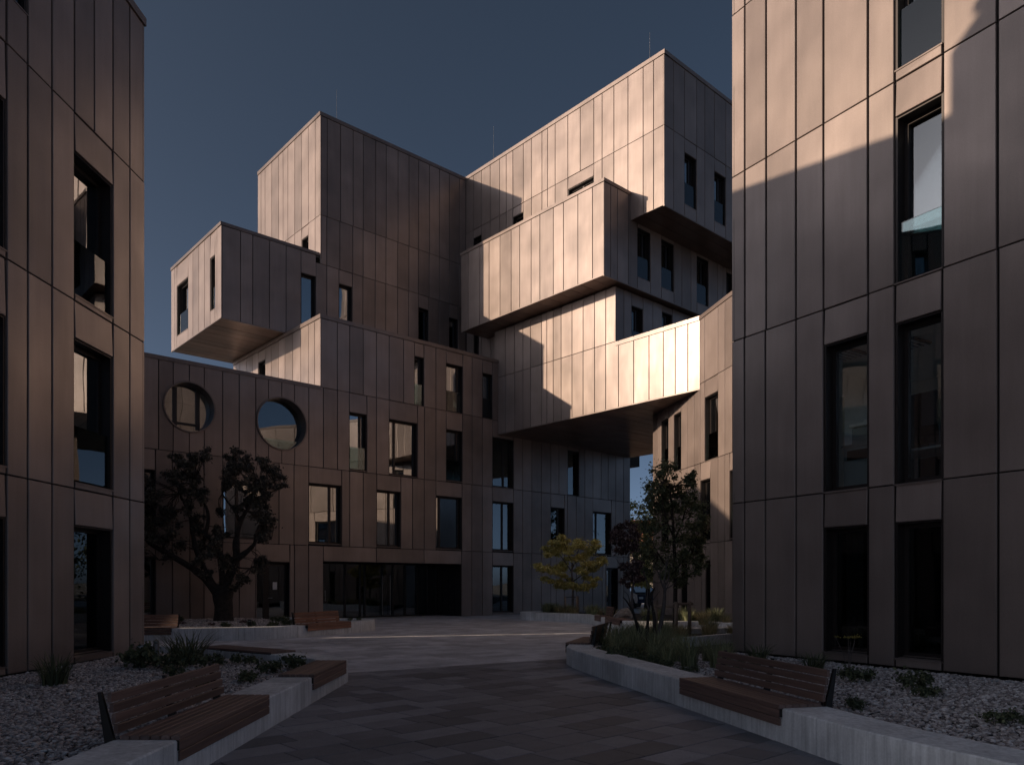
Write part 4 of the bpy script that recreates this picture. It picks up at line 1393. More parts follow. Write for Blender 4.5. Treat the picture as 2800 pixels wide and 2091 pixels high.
# ------------------------------------------------------------------ gravel
def point_in(poly, x, y):
    c = np.zeros(len(x), bool)
    n = len(poly)
    for i in range(n):
        x0, y0 = poly[i]
        x1, y1 = poly[(i + 1) % n]
        cond = ((y0 > y) != (y1 > y)) & (x < (x1 - x0) * (y - y0) / (y1 - y0 + 1e-12) + x0)
        c ^= cond
    return c

def gravel(poly, n, z, smin, smax, label):
    xs = np.array([p[0] for p in poly]); ys = np.array([p[1] for p in poly])
    x = nrng.uniform(xs.min(), xs.max(), n * 3); y = nrng.uniform(ys.min(), ys.max(), n * 3)
    k = point_in(poly, x, y)
    x, y = x[k][:n], y[k][:n]
    m = len(x)
    base = np.array([(1, 0, 0), (-1, 0, 0), (0, 1, 0), (0, -1, 0), (0, 0, 1), (0, 0, -1), (.62, .62, .5), (-.62, .62, .5), (-.62, -.62, .5), (.62, -.62, .5)])
    tri = np.array([(4, 6, 7), (4, 7, 8), (4, 8, 9), (4, 9, 6), (0, 2, 6), (2, 1, 7), (1, 3, 8), (3, 0, 9), (6, 2, 7), (7, 1, 8), (8, 3, 9), (9, 0, 6), (5, 2, 0), (5, 1, 2), (5, 3, 1), (5, 0, 3)])
    s = nrng.uniform(smin, smax, m) * .5
    sc = np.stack([s * nrng.uniform(.75, 1.35, m), s * nrng.uniform(.75, 1.25, m), s * nrng.uniform(.45, .8, m)], 1)
    jit = base[None] * (1 + nrng.uniform(-.22, .22, (m, 10, 1)))
    v = jit * sc[:, None, :]
    th = nrng.uniform(0, 2 * np.pi, m); ti = nrng.uniform(-.5, .5, m)
    c_, s_ = np.cos(ti), np.sin(ti)
    v = np.stack([v[..., 0] * c_[:, None] - v[..., 2] * s_[:, None], v[..., 1], v[..., 0] * s_[:, None] + v[..., 2] * c_[:, None]], -1)
    c_, s_ = np.cos(th), np.sin(th)
    v = np.stack([v[..., 0] * c_[:, None] - v[..., 1] * s_[:, None], v[..., 0] * s_[:, None] + v[..., 1] * c_[:, None], v[..., 2]], -1)
    v += np.stack([x, y, z + nrng.uniform(-.004, .018, m)], 1)[:, None, :]
    f = (tri[None] + (np.arange(m) * 10)[:, None, None]).reshape(-1, 3)
    me = mesh_np('gravel', v.reshape(-1, 3), f, M_GRAVEL)
    o = link('gravel', me)
    o['kind'] = 'stuff'
    o['label'] = label
    o['category'] = 'gravel'
    return o
gravel([(-7.55, 4.0), (-3.2, 4.0), (-3.2, 12.3), (-3.5, 12.7), (-6.2, 14.6), (-7.5, 15.3)], 46000, .205, .028, .06, 'loose pinkish grey pebbles filling the front left bed')
gravel([(8.5, 4.0), (4.75, 4.0), (4.1, 5.4), (3.6, 6.6), (3.25, 7.7), (2.75, 10.0), (2.4, 11.4), (2.2, 12.6), (3.2, 14.5), (4.4, 15.3), (7.4, 10.3), (10.8, 4.6)], 46000, .205, .028, .06, 'loose pale grey pebbles filling the front right bed')
gravel([(-12.5, 21.3), (-9.6, 21.5), (-8.4, 21.7), (-7.3, 22.2), (-6.7, 23.0), (-5.9, 24.8), (-5.6, 25.6), (-5.8, 26.4), (-7.6, 27.0), (-8.8, 27.7), (-10.6, 29.0), (-14, 26)], 16000, .275, .04, .08, 'dull pebbles round the foot of the oak')
# ------------------------------------------------------------------ vegetation
def leaves(centres, radii, per, size, squash=.8, droop=.0, shell=.35):
    """leaf blades scattered through the volume of many small clumps -> verts, faces"""
    cs = np.repeat(np.asarray(centres, float), per, axis=0)
    rs = np.repeat(np.asarray(radii, float), per)
    m = len(cs)
    d = nrng.normal(size=(m, 3)); d /= np.linalg.norm(d, axis=1)[:, None]
    rad = rs * np.minimum(np.abs(nrng.normal(0, .62, m)) + .08, 1.9)
    pos = cs + d * rad[:, None] * np.array([1, 1, squash])
    nrm = nrng.normal(size=(m, 3)) + np.array([0, 0, .6]) + d * .5
    nrm /= np.linalg.norm(nrm, axis=1)[:, None]
    t = nrng.normal(size=(m, 3)) + np.array([0, 0, -droop])
    t -= nrm * np.sum(t * nrm, 1)[:, None]
    t /= np.linalg.norm(t, axis=1)[:, None] + 1e-9
    w = np.cross(nrm, t)
    L = nrng.uniform(.6, 1.35, m)[:, None] * size
    W = L * nrng.uniform(.28, .45, m)[:, None]
    fold = nrm * L * .12
    v = np.stack([pos - t * L * .5, pos + w * W + fold, pos + t * L * .5, pos - w * W + fold], 1).reshape(-1, 3)
    b = np.arange(m) * 4
    f = np.stack([b, b + 1, b + 2, b + 3], 1)
    return v, f

def limb(mb, pts, r0, r1, seg=8, wob=.0):
    pts = [Vector(p) for p in pts]
    # smooth once (keeps the ends)
    Q = [pts[0]]
    for a_, b_ in zip(pts[:-1], pts[1:]):
        Q += [a_.lerp(b_, .3), a_.lerp(b_, .7)]
    Q.append(pts[-1])
    n = len(Q) - 1
    rr = []
    for i, q in enumerate(Q):
        rr.append((r0 + (r1 - r0) * i / n) * (1 + rng.uniform(-wob, wob)))
    mb.tube(Q, rr, seg)

def twigs(t_, cen, limbs, r=.016):
    """fine branching from the nearest limb to every leaf clump, one joined part"""
    b_ = MB()
    for c in cen:
        c = Vector(c)
        q = min(limbs, key=lambda l: (l - c).length)
        m_ = q.lerp(c, .5) + Vector((rng.uniform(-.1, .1), rng.uniform(-.1, .1), rng.uniform(-.03, .12)))
        b_.tube([q, m_, c], [r, r * .65, r * .3], 4, False)
    o = part('twig', b_, M_BARK, t_)
    o['kind'] = 'stuff'

# ---- the gnarled oak in the middle left planter
def oak():
    base = Vector((-10.15, 26.5, .27))
    k = .00396
    t_ = thing('oak_tree', tuple(base), 'gnarled dark oak with a thick forked trunk standing in the gravel planter on the left', 'tree')
    yr = random.Random(21)
    def W(x, y, dy=0.0):
        return base + Vector(((x - 695) * k, dy, (1562 - y) * k))
    tb = MB()
    # trunk with root flare and ridges
    seg, rows = 18, [(1575, 88), (1555, 80), (1500, 72), (1430, 70), (1370, 74), (1310, 82), (1262, 70), (1235, 40)]
    vs = []
    for ri, (y, r) in enumerate(rows):
        for j in range(seg):
            an = 2 * math.pi * j / seg
            rr = r * k * (1 + .13 * math.sin(an * 3 + 1 + ri * .12) + .07 * math.sin(an * 7 + ri * .3))
            vs.append(tuple(W(695 + (ri * 1.5 if ri < 4 else -6), y) + Vector((math.cos(an) * rr * 1.05, math.sin(an) * rr * .9, 0))))
    fs = []
    for i in range(len(rows) - 1):
        for j in range(seg):
            fs.append((i * seg + j, i * seg + (j + 1) % seg, (i + 1) * seg + (j + 1) % seg, (i + 1) * seg + j))
    fs.append(tuple((len(rows) - 1) * seg + j for j in range(seg)))
    tb.add(vs, fs)
    part('trunk', tb, M_BARK, t_, True)
    lm = []
    for pts, r0, r1, dy in [
        ([(660, 1330), (600, 1240), (510, 1140), (430, 1080), (320, 1010), (190, 930), (90, 880), (30, 780), (-60, 700)], 40, 12, -.5),
        ([(620, 1260), (540, 1130), (490, 1020), (440, 920), (410, 780), (395, 660), (350, 540), (270, 420), (300, 260), (330, 160)], 32, 6, .4),
        ([(710, 1300), (740, 1180), (790, 1080), (820, 990), (805, 880), (820, 780), (845, 660), (900, 580), (950, 480), (1000, 350)], 44, 8, .1),
        ([(820, 1010), (880, 970), (950, 920), (1005, 860), (1010, 770), (1060, 700)], 28, 8, -.3),
        ([(700, 1260), (690, 1120), (690, 1000), (655, 870), (600, 820), (570, 790), (600, 720), (612, 620), (590, 540), (540, 470), (500, 350)], 30, 7, -.6),
        ([(840, 660), (790, 575), (720, 500), (660, 420)], 16, 5, .3),
        ([(1010, 860), (1080, 850), (1160, 835)], 12, 4, -.4),
        ([(800, 1080), (880, 1090), (960, 1090)], 8, 3, -.2),
        ([(430, 1080), (330, 1000), (200, 1020)], 12, 4, -.6),
        ([(950, 480), (1060, 440), (1180, 390), (1230, 370)], 9, 3, .1),
    ]:
        b_ = MB()
        n = len(pts)
        lm += [W(x, y, dy * i / (n - 1)) for i, (x, y) in enumerate(pts)][2:]
        limb(b_, [W(x, y, dy * i / (n - 1)) for i, (x, y) in enumerate(pts)], r0 * k, r1 * k, 8, .14)
        part('limb', b_, M_BARK, t_, True)
    cl = [(60, 330, 55), (40, 480, 62), (90, 560, 52), (180, 200, 40), (230, 250, 52), (335, 130, 30), (325, 210, 45), (300, 330, 62), (250, 470, 52), (380, 420, 55), (420, 560, 62), (430, 650, 45),
          (180, 590, 50), (230, 690, 52), (320, 770, 52), (420, 800, 60), (120, 820, 62), (220, 870, 52), (340, 900, 52), (100, 945, 52), (200, 985, 50), (440, 900, 50), (455, 200, 42), (465, 300, 52),
          (540, 250, 50), (590, 150, 58), (670, 125, 50), (520, 400, 62), (600, 470, 60), (660, 300, 50), (715, 215, 55), (740, 130, 40), (830, 105, 50), (900, 120, 50), (980, 150, 52), (1060, 180, 52),
          (1140, 185, 38), (1170, 275, 40), (1100, 300, 55), (1000, 260, 62), (900, 240, 62), (800, 235, 55), (760, 350, 60), (860, 370, 70), (960, 370, 70), (1060, 400, 62), (1235, 365, 30), (1180, 390, 34),
          (1120, 460, 42), (900, 470, 62), (1000, 480, 62), (940, 600, 62), (1000, 680, 70), (1060, 760, 58), (1150, 655, 45), (1195, 690, 32), (1130, 840, 42), (985, 785, 42), (660, 755, 40), (705, 800, 34),
          (720, 880, 52), (600, 945, 48), (560, 1030, 42), (680, 980, 50), (760, 1000, 50), (740, 1080, 62), (700, 1150, 52), (800, 1180, 52), (940, 1040, 50), (1010, 1010, 40), (965, 1110, 38), (885, 1175, 26),
          (820, 1255, 26), (530, 1260, 40), (600, 1150, 34), (-60, 500, 80), (-100, 400, 80), (-80, 690, 70), (-40, 800, 60), (20, 680, 45), (480, 730, 30), (560, 560, 34), (1060, 560, 45), (830, 560, 40)]
    cen, rad = [], []
    for x, y, r in cl:
        dy = yr.uniform(-1.2, 1.0)
        for _ in range(5):
            an, rr = yr.uniform(0, 6.28), r * math.sqrt(yr.random())
            cen.append(tuple(W(x + math.cos(an) * rr, y + math.sin(an) * rr * .85, dy + yr.uniform(-.35, .35))))
            rad.append(r * k * yr.uniform(.55, .9))
    v, f = leaves(cen, rad, 105, .085, .9)
    twigs(t_, cen, lm)
    o = link('crown', mesh_np('crown', v, f, M_OAK, tuple(base)), t_)
oak()

# ---- the yellow maple in the far planter
def maple():
    base = Vector((2.65, 33.0, .3))
    k = .003095
    yr = random.Random(4)
    t_ = thing('maple_tree', tuple(base), 'small yellow green maple with tiers of leaves and wooden stakes in the far planter', 'tree')
    def W(x, y, dy=0.0):
        return base + Vector(((x - 855) * k, dy, (1340 - y) * k))
    b_ = MB()
    limb(b_, [W(855, 1345), W(858, 1150), W(860, 1000), W(840, 820), (W(850, 600))], 22 * k, 9 * k, 9, .05)
    part('trunk', b_, M_TWIG, t_, True)
    for pts, dy in [([(850, 940), (700, 800), (520, 740), (370, 680)], -.5), ([(850, 900), (1000, 780), (1150, 660), (1250, 590)], -.3), ([(845, 760), (720, 560), (640, 460)], .4), ([(845, 720), (940, 500), (920, 360)], .1), ([(850, 660), (1050, 520), (1170, 380)], .5), ([(845, 640), (760, 430), (710, 280)], -.2), ([(855, 960), (960, 930), (1130, 900)], .5), ([(855, 960), (760, 940), (560, 880)], .6)]:
        b_ = MB()
        limb(b_, [W(x, y, dy * i / (len(pts) - 1)) for i, (x, y) in enumerate(pts)], 8 * k, 2.5 * k, 6, .08)
        part('limb', b_, M_BARK, t_, True)
    cl = [(712, 262, 48), (640, 338, 70), (570, 345, 45), (750, 330, 55), (560, 440, 85), (470, 425, 40), (640, 480, 70), (520, 510, 55), (720, 400, 70), (910, 310, 55), (940, 375, 75), (860, 415, 65), (775, 470, 60),
          (1185, 325, 52), (1200, 390, 52), (1115, 430, 75), (1090, 500, 75), (1265, 560, 52), (1225, 630, 65), (1290, 600, 34), (980, 540, 70), (890, 555, 65), (800, 570, 50), (340, 655, 48), (400, 695, 65), (450, 720, 45),
          (610, 690, 90), (710, 650, 65), (560, 745, 65), (690, 730, 60), (1040, 660, 90), (960, 705, 70), (1010, 755, 65), (1130, 710, 60), (730, 800, 50), (460, 850, 52), (540, 875, 46), (690, 895, 65), (660, 950, 50),
          (860, 925, 65), (860, 975, 58), (1010, 950, 65), (1045, 990, 42), (1150, 860, 48), (1170, 935, 42), (760, 975, 42), (925, 985, 42), (1080, 830, 50), (820, 860, 40)]
    cen, rad = [], []
    for x, y, r in cl:
        dy = yr.uniform(-.55, .45)
        for _ in range(4):
            cen.append(tuple(W(x + yr.uniform(-.7, .7) * r, y + yr.uniform(-.25, .45) * r, dy + yr.uniform(-.3, .3))))
            rad.append(r * k * yr.uniform(.75, 1.1))
    v, f = leaves(cen, rad, 170, .085, .55, .4)
    link('crown', mesh_np('crown', v, f, M_MAPLE, tuple(base)), t_)
    for x, dy in ((745, -.4), (900, -.5), (940, .3)):
        b_ = MB()
        b_.tube([W(x, 1345, dy), W(x - 4, 1100, dy)], [.045, .042], 8)
        part('stake', b_, M_STAKE, t_, True)
    b_ = MB()
    b_.tube([W(745, 1112, -.4), W(860, 1104, -.1), W(905, 1110, -.5)], [.018, .018, .018], 6)
    part('tie', b_, M_STEEL, t_)
maple()

# ---- the tall dark tree held by stakes, right of the far court
def staked():
    base = Vector((4.42, 20.5, .25))
    t0 = 20.5
    yr = random.Random(9)
    t_ = thing('staked_tree', tuple(base), 'tall dark green young tree tied between wooden stakes beside the golden wing', 'tree')
    def W(u, v, dy=0.0):
        return Vector(((u - 1400) / 2065 * t0, t0 + dy, 1.6 + (1595 - v) / 2065 * t0))
    lm = [W(1846, y_) for y_ in range(1330, 1600, 30)]
    b_ = MB()
    limb(b_, [W(1846, 1730), W(1846, 1650), W(1847, 1580), W(1843, 1480), W(1838, 1400), W(1830, 1320)], .075, .02, 8, .05)
    part('trunk', b_, M_BARK, t_, True)
    for pts in [[(1846, 1580), (1800, 1520), (1775, 1460)], [(1845, 1560), (1890, 1500), (1915, 1440)], [(1842, 1470), (1810, 1400), (1805, 1330)], [(1843, 1480), (1880, 1400), (1885, 1320)], [(1846, 1590), (1900, 1560), (1930, 1540)]]:
        b_ = MB()
        dy = yr.uniform(-.4, .4)
        lm += [W(u, v, dy * i / 2) for i, (u, v) in enumerate(pts)]
        limb(b_, [W(u, v, dy * i / 2) for i, (u, v) in enumerate(pts)], .03, .008, 6, .08)
        part('limb', b_, M_BARK, t_, True)
    cl = [(1803, 1288, 22), (1818, 1300, 22), (1800, 1325, 26), (1828, 1325, 24), (1790, 1350, 22), (1885, 1303, 9), (1878, 1325, 14), (1865, 1345, 18), (1850, 1370, 24), (1882, 1362, 20), (1820, 1368, 26), (1790, 1378, 20), (1900, 1390, 15),
          (1850, 1405, 32), (1890, 1425, 28), (1812, 1415, 32), (1780, 1435, 24), (1842, 1455, 38), (1898, 1465, 26), (1795, 1475, 34), (1860, 1505, 34), (1908, 1495, 22), (1820, 1515, 34), (1778, 1525, 28), (1890, 1540, 28), (1850, 1555, 30),
          (1922, 1528, 12), (1905, 1555, 16), (1812, 1565, 22), (1868, 1585, 20), (1765, 1495, 22), (1905, 1430, 18), (1770, 1560, 18), (1835, 1340, 16), (1920, 1470, 12)]
    cen, rad = [], []
    for u, v, r in cl:
        dy = yr.uniform(-.6, .6)
        for _ in range(6):
            cen.append(tuple(W(u + yr.uniform(-.8, .8) * r, v + yr.uniform(-.8, .8) * r, dy + yr.uniform(-.3, .3))))
            rad.append(r * .00993 * yr.uniform(.6, 1.05))
    v, f = leaves(cen, rad, 88, .066, .95)
    twigs(t_, cen, lm, .011)
    link('crown', mesh_np('crown', v, f, M_GREEN, tuple(base)), t_)
    for x, y in ((4.38, 20.15), (4.75, 20.2), (3.95, 20.7)):
        b_ = MB()
        b_.tube([(x, y, .2), (x, y, 1.12)], [.05, .047], 9)
        part('stake', b_, M_STAKE, t_, True)
    for (x0, y0), (x1, y1), z in (((4.3, 20.15), (4.84, 20.21), 1.06), ((3.9, 20.72), (4.44, 20.13), .98)):
        b_ = MB()
        b_.tube([(x0, y0, z), (x1, y1, z)], [.035, .035], 8)
        part('rail', b_, M_STAKE, t_, True)
staked()

# ---- the bare many-stemmed shrub with dull purple leaves
def shrub_bare():
    base = Vector((2.75, 15.8, .22))
    t0 = 15.8
    yr = random.Random(31)
    t_ = thing('bare_shrub', tuple(base), 'many stemmed shrub of bare pale twigs and dull purple leaves among the grasses', 'shrub')
    def W(x, y, dy=0.0):
        u, v = 1640 + x / 4.5875, 1400 + y / 4.5875
        return Vector(((u - 1400) / 2065 * t0, t0 + dy, 1.6 + (1595 - v) / 2065 * t0))
    S_ = [([(585, 1680), (520, 1560), (465, 1440), (430, 1320), (395, 1230), (350, 1160), (300, 1090), (265, 1060)], .05, .008, -.3),
          ([(400, 1240), (372, 1150), (350, 1050), (310, 1000), (270, 985)], .016, .005, -.3),
          ([(395, 1230), (300, 1175)], .014, .004, -.5),
          ([(620, 1680), (595, 1540), (610, 1380), (622, 1230), (650, 1120), (680, 1010), (715, 940)], .045, .008, .2),
          ([(622, 1230), (590, 1130), (620, 1000), (610, 880), (600, 820)], .018, .004, .3),
          ([(690, 1640), (690, 1480), (705, 1340), (680, 1180), (668, 1060), (690, 980), (745, 975)], .05, .007, .4),
          ([(690, 1640), (740, 1480), (775, 1340), (795, 1180), (805, 1050), (800, 940)], .055, .028, -.1),
          ([(800, 950), (765, 870), (725, 770), (685, 680), (655, 650)], .02, .004, -.2), ([(765, 870), (760, 760), (770, 660)], .012, .003, .1), ([(800, 940), (815, 820), (835, 700), (830, 580), (835, 540)], .02, .004, 0),
          ([(810, 950), (850, 880), (885, 800), (880, 730), (910, 700)], .02, .004, .2), ([(815, 960), (880, 930), (950, 850)], .016, .003, -.2), ([(765, 880), (690, 885), (590, 865)], .012, .003, -.3), ([(835, 700), (860, 600), (880, 520)], .01, .003, .1),
          ([(415, 1270), (400, 1080), (410, 960), (430, 880), (425, 760), (435, 640), (430, 540), (395, 500), (362, 540), (365, 620), (375, 690)], .03, .006, .1),
          ([(430, 880), (400, 800), (360, 740), (280, 700), (240, 620), (205, 570)], .014, .004, .1), ([(560, 760), (530, 690), (510, 580), (540, 520)], .012, .004, .2), ([(470, 1340), (560, 1290), (650, 1230)], .012, .004, -.3),
          ([(700, 1180), (760, 1220), (735, 1190)], .01, .004, -.3), ([(650, 1120), (700, 1050), (740, 985)], .012, .003, -.1), ([(805, 1050), (850, 960), (900, 880)], .014, .003, .2), ([(550, 760), (600, 860), (640, 960), (650, 1080)], .012, .008, .2)]
    for pts, r0, r1, dy in S_:
        b_ = MB()
        limb(b_, [W(x, y, dy * i / (len(pts) - 1)) for i, (x, y) in enumerate(pts)], r0, r1, 6, .08)
        part('stem', b_, M_TWIG if r0 < .022 or r0 in (.03, .055) else M_BARK, t_, True)
    cl = [(180, 300, 50), (220, 230, 45), (290, 220, 60), (330, 150, 45), (230, 350, 65), (320, 300, 80), (400, 260, 70), (420, 180, 55), (300, 400, 75), (400, 380, 80), (380, 470, 60), (480, 300, 60), (270, 470, 45), (460, 430, 60),
          (330, 650, 45), (380, 720, 60), (420, 660, 55), (460, 740, 55), (360, 800, 45), (430, 820, 50), (320, 860, 28), (500, 800, 45), (380, 920, 25), (470, 640, 45), (540, 820, 40), (300, 700, 25),
          (1240, 600, 55), (1180, 680, 60), (1260, 680, 40), (1100, 850, 45), (1060, 900, 35)]
    cen, rad = [], []
    for x, y, r in cl[:-5]:
        dy = yr.uniform(-.3, .5)
        for _ in range(5):
            cen.append(tuple(W(x + yr.uniform(-.8, .8) * r, y + yr.uniform(-.8, .8) * r, dy + yr.uniform(-.2, .2))))
            rad.append(r * .001668 * yr.uniform(.6, 1.1))
    v, f = leaves(cen, rad, 60, .055, .9)
    link('leaf_cluster', mesh_np('leaf_cluster', v, f, M_PURPLE, tuple(base)), t_)
shrub_bare()

# ---- grasses and low plants: a few kinds built once, then copied
def blades(n, h, spread, lean, w, seed):
    r2 = np.random.default_rng(seed)
    v, f = [], []
    for i in range(n):
        an = r2.uniform(0, 2 * np.pi)
        ro = spread * .35 * np.sqrt(r2.random())
        b0 = np.array([np.cos(an) * ro, np.sin(an) * ro, -.02])
        an2 = an + r2.normal() * .6
        out = np.array([np.cos(an2), np.sin(an2), 0])
        hh = h * r2.uniform(.55, 1.1)
        ln = lean * r2.uniform(.2, 1.2) * hh
        side = np.array([-out[1], out[0], 0]) * w
        k = len(v)
        for j, t in enumerate((0, .4, .75, 1.0)):
            c = b0 + out * ln * t ** 2 + np.array([0, 0, hh * (t - .25 * lean * t ** 3)])
            ww = (1, .9, .55, .08)[j]
            v += [c - side * ww, c + side * ww]
        f += [(k, k + 1, k + 3, k + 2), (k + 2, k + 3, k + 5, k + 4), (k + 4, k + 5, k + 7, k + 6)]
    return np.array(v), np.array(f)

def bush_mesh(name, h, r, n, size, mat, seed, lobes=9):
    r2 = random.Random(seed)
    cen, rad = [], []
    for _ in range(lobes):
        an, rr = r2.uniform(0, 6.28), r * .7 * math.sqrt(r2.random())
        cen.append((math.cos(an) * rr, math.sin(an) * rr, h * r2.uniform(.25, .75)))
        rad.append(h * r2.uniform(.28, .42))
    v, f = leaves(cen, rad, max(8, n // lobes), size, .9)
    v[:, 2] = np.maximum(v[:, 2], .0)
    return mesh_np(name, v, f, mat)

grass_me = [mesh_np('grass_clump', *blades(150, .62, .34, .55, .0065, s), M_GRASS) for s in (1, 2, 3)]
dry_me = [mesh_np('grass_clump', *blades(150, .52, .40, .8, .006, s), M_DRYGRASS) for s in (4, 5)]
spiky_me = mesh_np('spiky_plant', *blades(120, .62, .5, .75, .011, 8), M_GREEN)
bush_me = [bush_mesh('low_shrub', .26, .30, 700, .045, M_GREEN, s) for s in (1, 2, 3)]
purple_me = bush_mesh('low_shrub', .22, .22, 360, .04, M_PURPLE, 6)

def put(name, me, x, y, z, sc, label, cat, group=None):
    o = link(name, me)
    o.location = (x, y, z)
    o.scale = (sc * rng.uniform(.9, 1.12), sc * rng.uniform(.9, 1.12), sc * rng.uniform(.88, 1.12))
    o.rotation_euler = (0, 0, rng.uniform(0, 6.28))
    tag(o, label, cat, group)
    return o

MARKS = [(1.3, 15.5, 'the bench tip of the planter'), (2.75, 15.8, 'the bare shrub stems'), (3.6, 16.6, 'the low wall end'), (1.9, 13.6, 'the curved planter wall'), (3.2, 19.2, 'the far side of the right planter'),
         (4.4, 20.4, 'the tree stakes'), (6.2, 19.5, 'the golden wing end'), (7.8, 20.4, 'the right block gable'), (5.2, 17.9, 'the low wall top'), (3.6, 12.4, 'the backed bench end'), (4.0, 14.0, 'the right block corner'),
         (2.7, 33.0, 'the maple trunk'), (.9, 33.4, 'the rounded end of the far planter'), (1.7, 32.3, 'the far planter front wall'), (3.6, 30.2, 'the short far bench'), (2.2, 34.2, 'the far facade door'),
         (4.6, 27.0, 'the boulder'), (5.0, 25.5, 'the far low wall'), (6.8, 26.5, 'the golden wing windows'), (7.0, 24.6, 'the golden wing corner')]
seen_l = {}
def grass_label(base, x, y, sc):
    d = sorted(MARKS, key=lambda m_: (m_[0] - x) ** 2 + (m_[1] - y) ** 2)
    size = 'tall' if sc > .93 else ('short' if sc < .8 else 'middling')
    l = '%s %s, close to %s' % (size, base, d[0][2])
    if l in seen_l:
        side = 'before' if y < d[0][1] else 'behind'
        hand = 'left' if x / y < d[0][0] / d[0][1] else 'right'
        l = '%s %s, %s and %s of %s' % (size, base, hand, side, d[0][2])
    seen_l[l] = 1
    return l

def G(x, y, sc=1.0, k=None, label='green grass clump', group='grass clumps round the bare shrub', z=.2):
    return put('grass_clump', grass_me[rng.randrange(3)] if k is None else k, x, y, z, sc, grass_label(label, x, y, sc), 'grass', group)

# round the bare shrub, between the bench tip and the low wall
for x, y, s in [(1.95, 14.1, .8), (2.3, 14.5, .9), (2.7, 14.3, 1.0), (3.05, 14.6, .9), (2.1, 15.0, .9), (2.5, 15.2, 1.0), (2.15, 15.6, .95), (3.0, 15.3, 1.0), (3.4, 15.2, .85), (2.35, 16.0, 1.0), (2.75, 16.4, 1.0), (3.2, 16.0, 1.0), (2.4, 16.8, .95), (2.85, 17.2, 1.0), (3.3, 16.8, 1.0), (2.9, 17.9, .95), (3.4, 17.6, 1.0), (3.2, 18.6, 1.0), (2.0, 16.4, .8)]:
    G(x, y, s)
# paler drier grasses beyond the low wall
for i in range(34):
    x = rng.uniform(3.5, 8.2); y = rng.uniform(17.2, 21.0)
    if y < 16.6 + (x - 3.4) * .9 + .25 or (Vector((x, y, 0)) - Vector((7.35, 29.56, 0))).dot(f2.n) < .4:
        continue
    G(x, y, rng.uniform(.75, 1.05), dry_me[rng.randrange(2)] if rng.random() < .7 else None, 'dry olive grass clump', 'dry grass clumps behind the low wall')
for x, y, s in [(2.58, 12.55, .75), (2.95, 12.6, .95), (3.35, 12.35, .9), (3.6, 12.75, .8), (2.45, 13.2, .8), (2.9, 13.4, .9), (3.5, 13.5, .8), (3.9, 13.9, .75)]:
    G(x, y, s, None, 'blue green grass clump', 'grass clumps at the gravel edge')
for x, y, s in [(1.95, 13.5, .9), (2.1, 12.95, .8), (2.35, 12.7, .75), (1.8, 14.5, .9), (1.9, 15.3, .8), (2.45, 12.1, .7), (2.05, 14.0, .8)]:
    put('low_shrub', bush_me[rng.randrange(3)], x, y, .18, s * 1.15, grass_label('leafy dark shrub inside the curved wall', x, y, s), 'shrub', 'low shrubs inside the right planter wall')
# far planter and the foot of the wing
for i in range(30):
    k = rng.random()
    x = 1.2 + k * 2.6 + rng.uniform(-.1, .5); y = 33.3 - k * 3.6 + rng.uniform(0, 1.2)
    G(x, y, rng.uniform(.7, 1.0), dry_me[rng.randrange(2)] if rng.random() < .35 else None, 'dark green grass clump', 'grass clumps under the maple', .28)
for i in range(26):
    x = rng.uniform(4.5, 7.3); y = rng.uniform(24.3, 27.5)
    if y < 25.6 and x < 6.2:
        y += 1
    G(x, y, rng.uniform(.7, 1.05), dry_me[rng.randrange(2)] if rng.random() < .5 else None, 'pale green grass clump', 'grass clumps at the wing foot', .28)

# left gravel bed
for x, y, s, kind, label in [
    (-5.55, 12.9, 1.15, 'spiky', 'tall spiky dark plant in the middle of the left gravel bed'),
    (-6.0, 12.35, 1.5, 'bush', 'broad dark shrub beside the bollard in the left gravel bed'),
    (-5.55, 12.2, 1.3, 'bush', 'dark shrub under the tall spiky plant in the left gravel bed'),
    (-5.05, 12.5, 1.1, 'bush', 'dark shrub right of the spiky plant in the left gravel bed'),
    (-6.35, 12.9, 1.1, 'bush', 'small shrub behind the bollard in the left gravel bed'),
    (-4.55, 12.9, .95, 'bush', 'bright green cushion plant in front of the flat seat on the diagonal wall'),
    (-5.05, 11.3, .8, 'bush', 'small shrub alone in the gravel behind the near left bench'),
    (-3.75, 11.5, 1.0, 'bush', 'low shrub left of the backless seat'),
    (-3.55, 12.2, 1.0, 'bush', 'green shrub in the corner behind the backless seat'),
    (-3.75, 10.6, .8, 'bush', 'dark shrub between the backed bench and the backless seat'),
    (-4.0, 9.9, .7, 'bush', 'dark leafy tuft just behind the end of the near left bench'),
    (-6.25, 10.3, .9, 'spiky', 'thin spiky weed in the gravel close to the left block'),
    (-6.9, 14.3, .8, 'bush', 'shrub at the foot of the left block corner')]:
    me = spiky_me if kind == 'spiky' else bush_me[rng.randrange(3)]
    put('spiky_plant' if kind == 'spiky' else 'low_shrub', me, x, y, .2, s, label, 'plant')
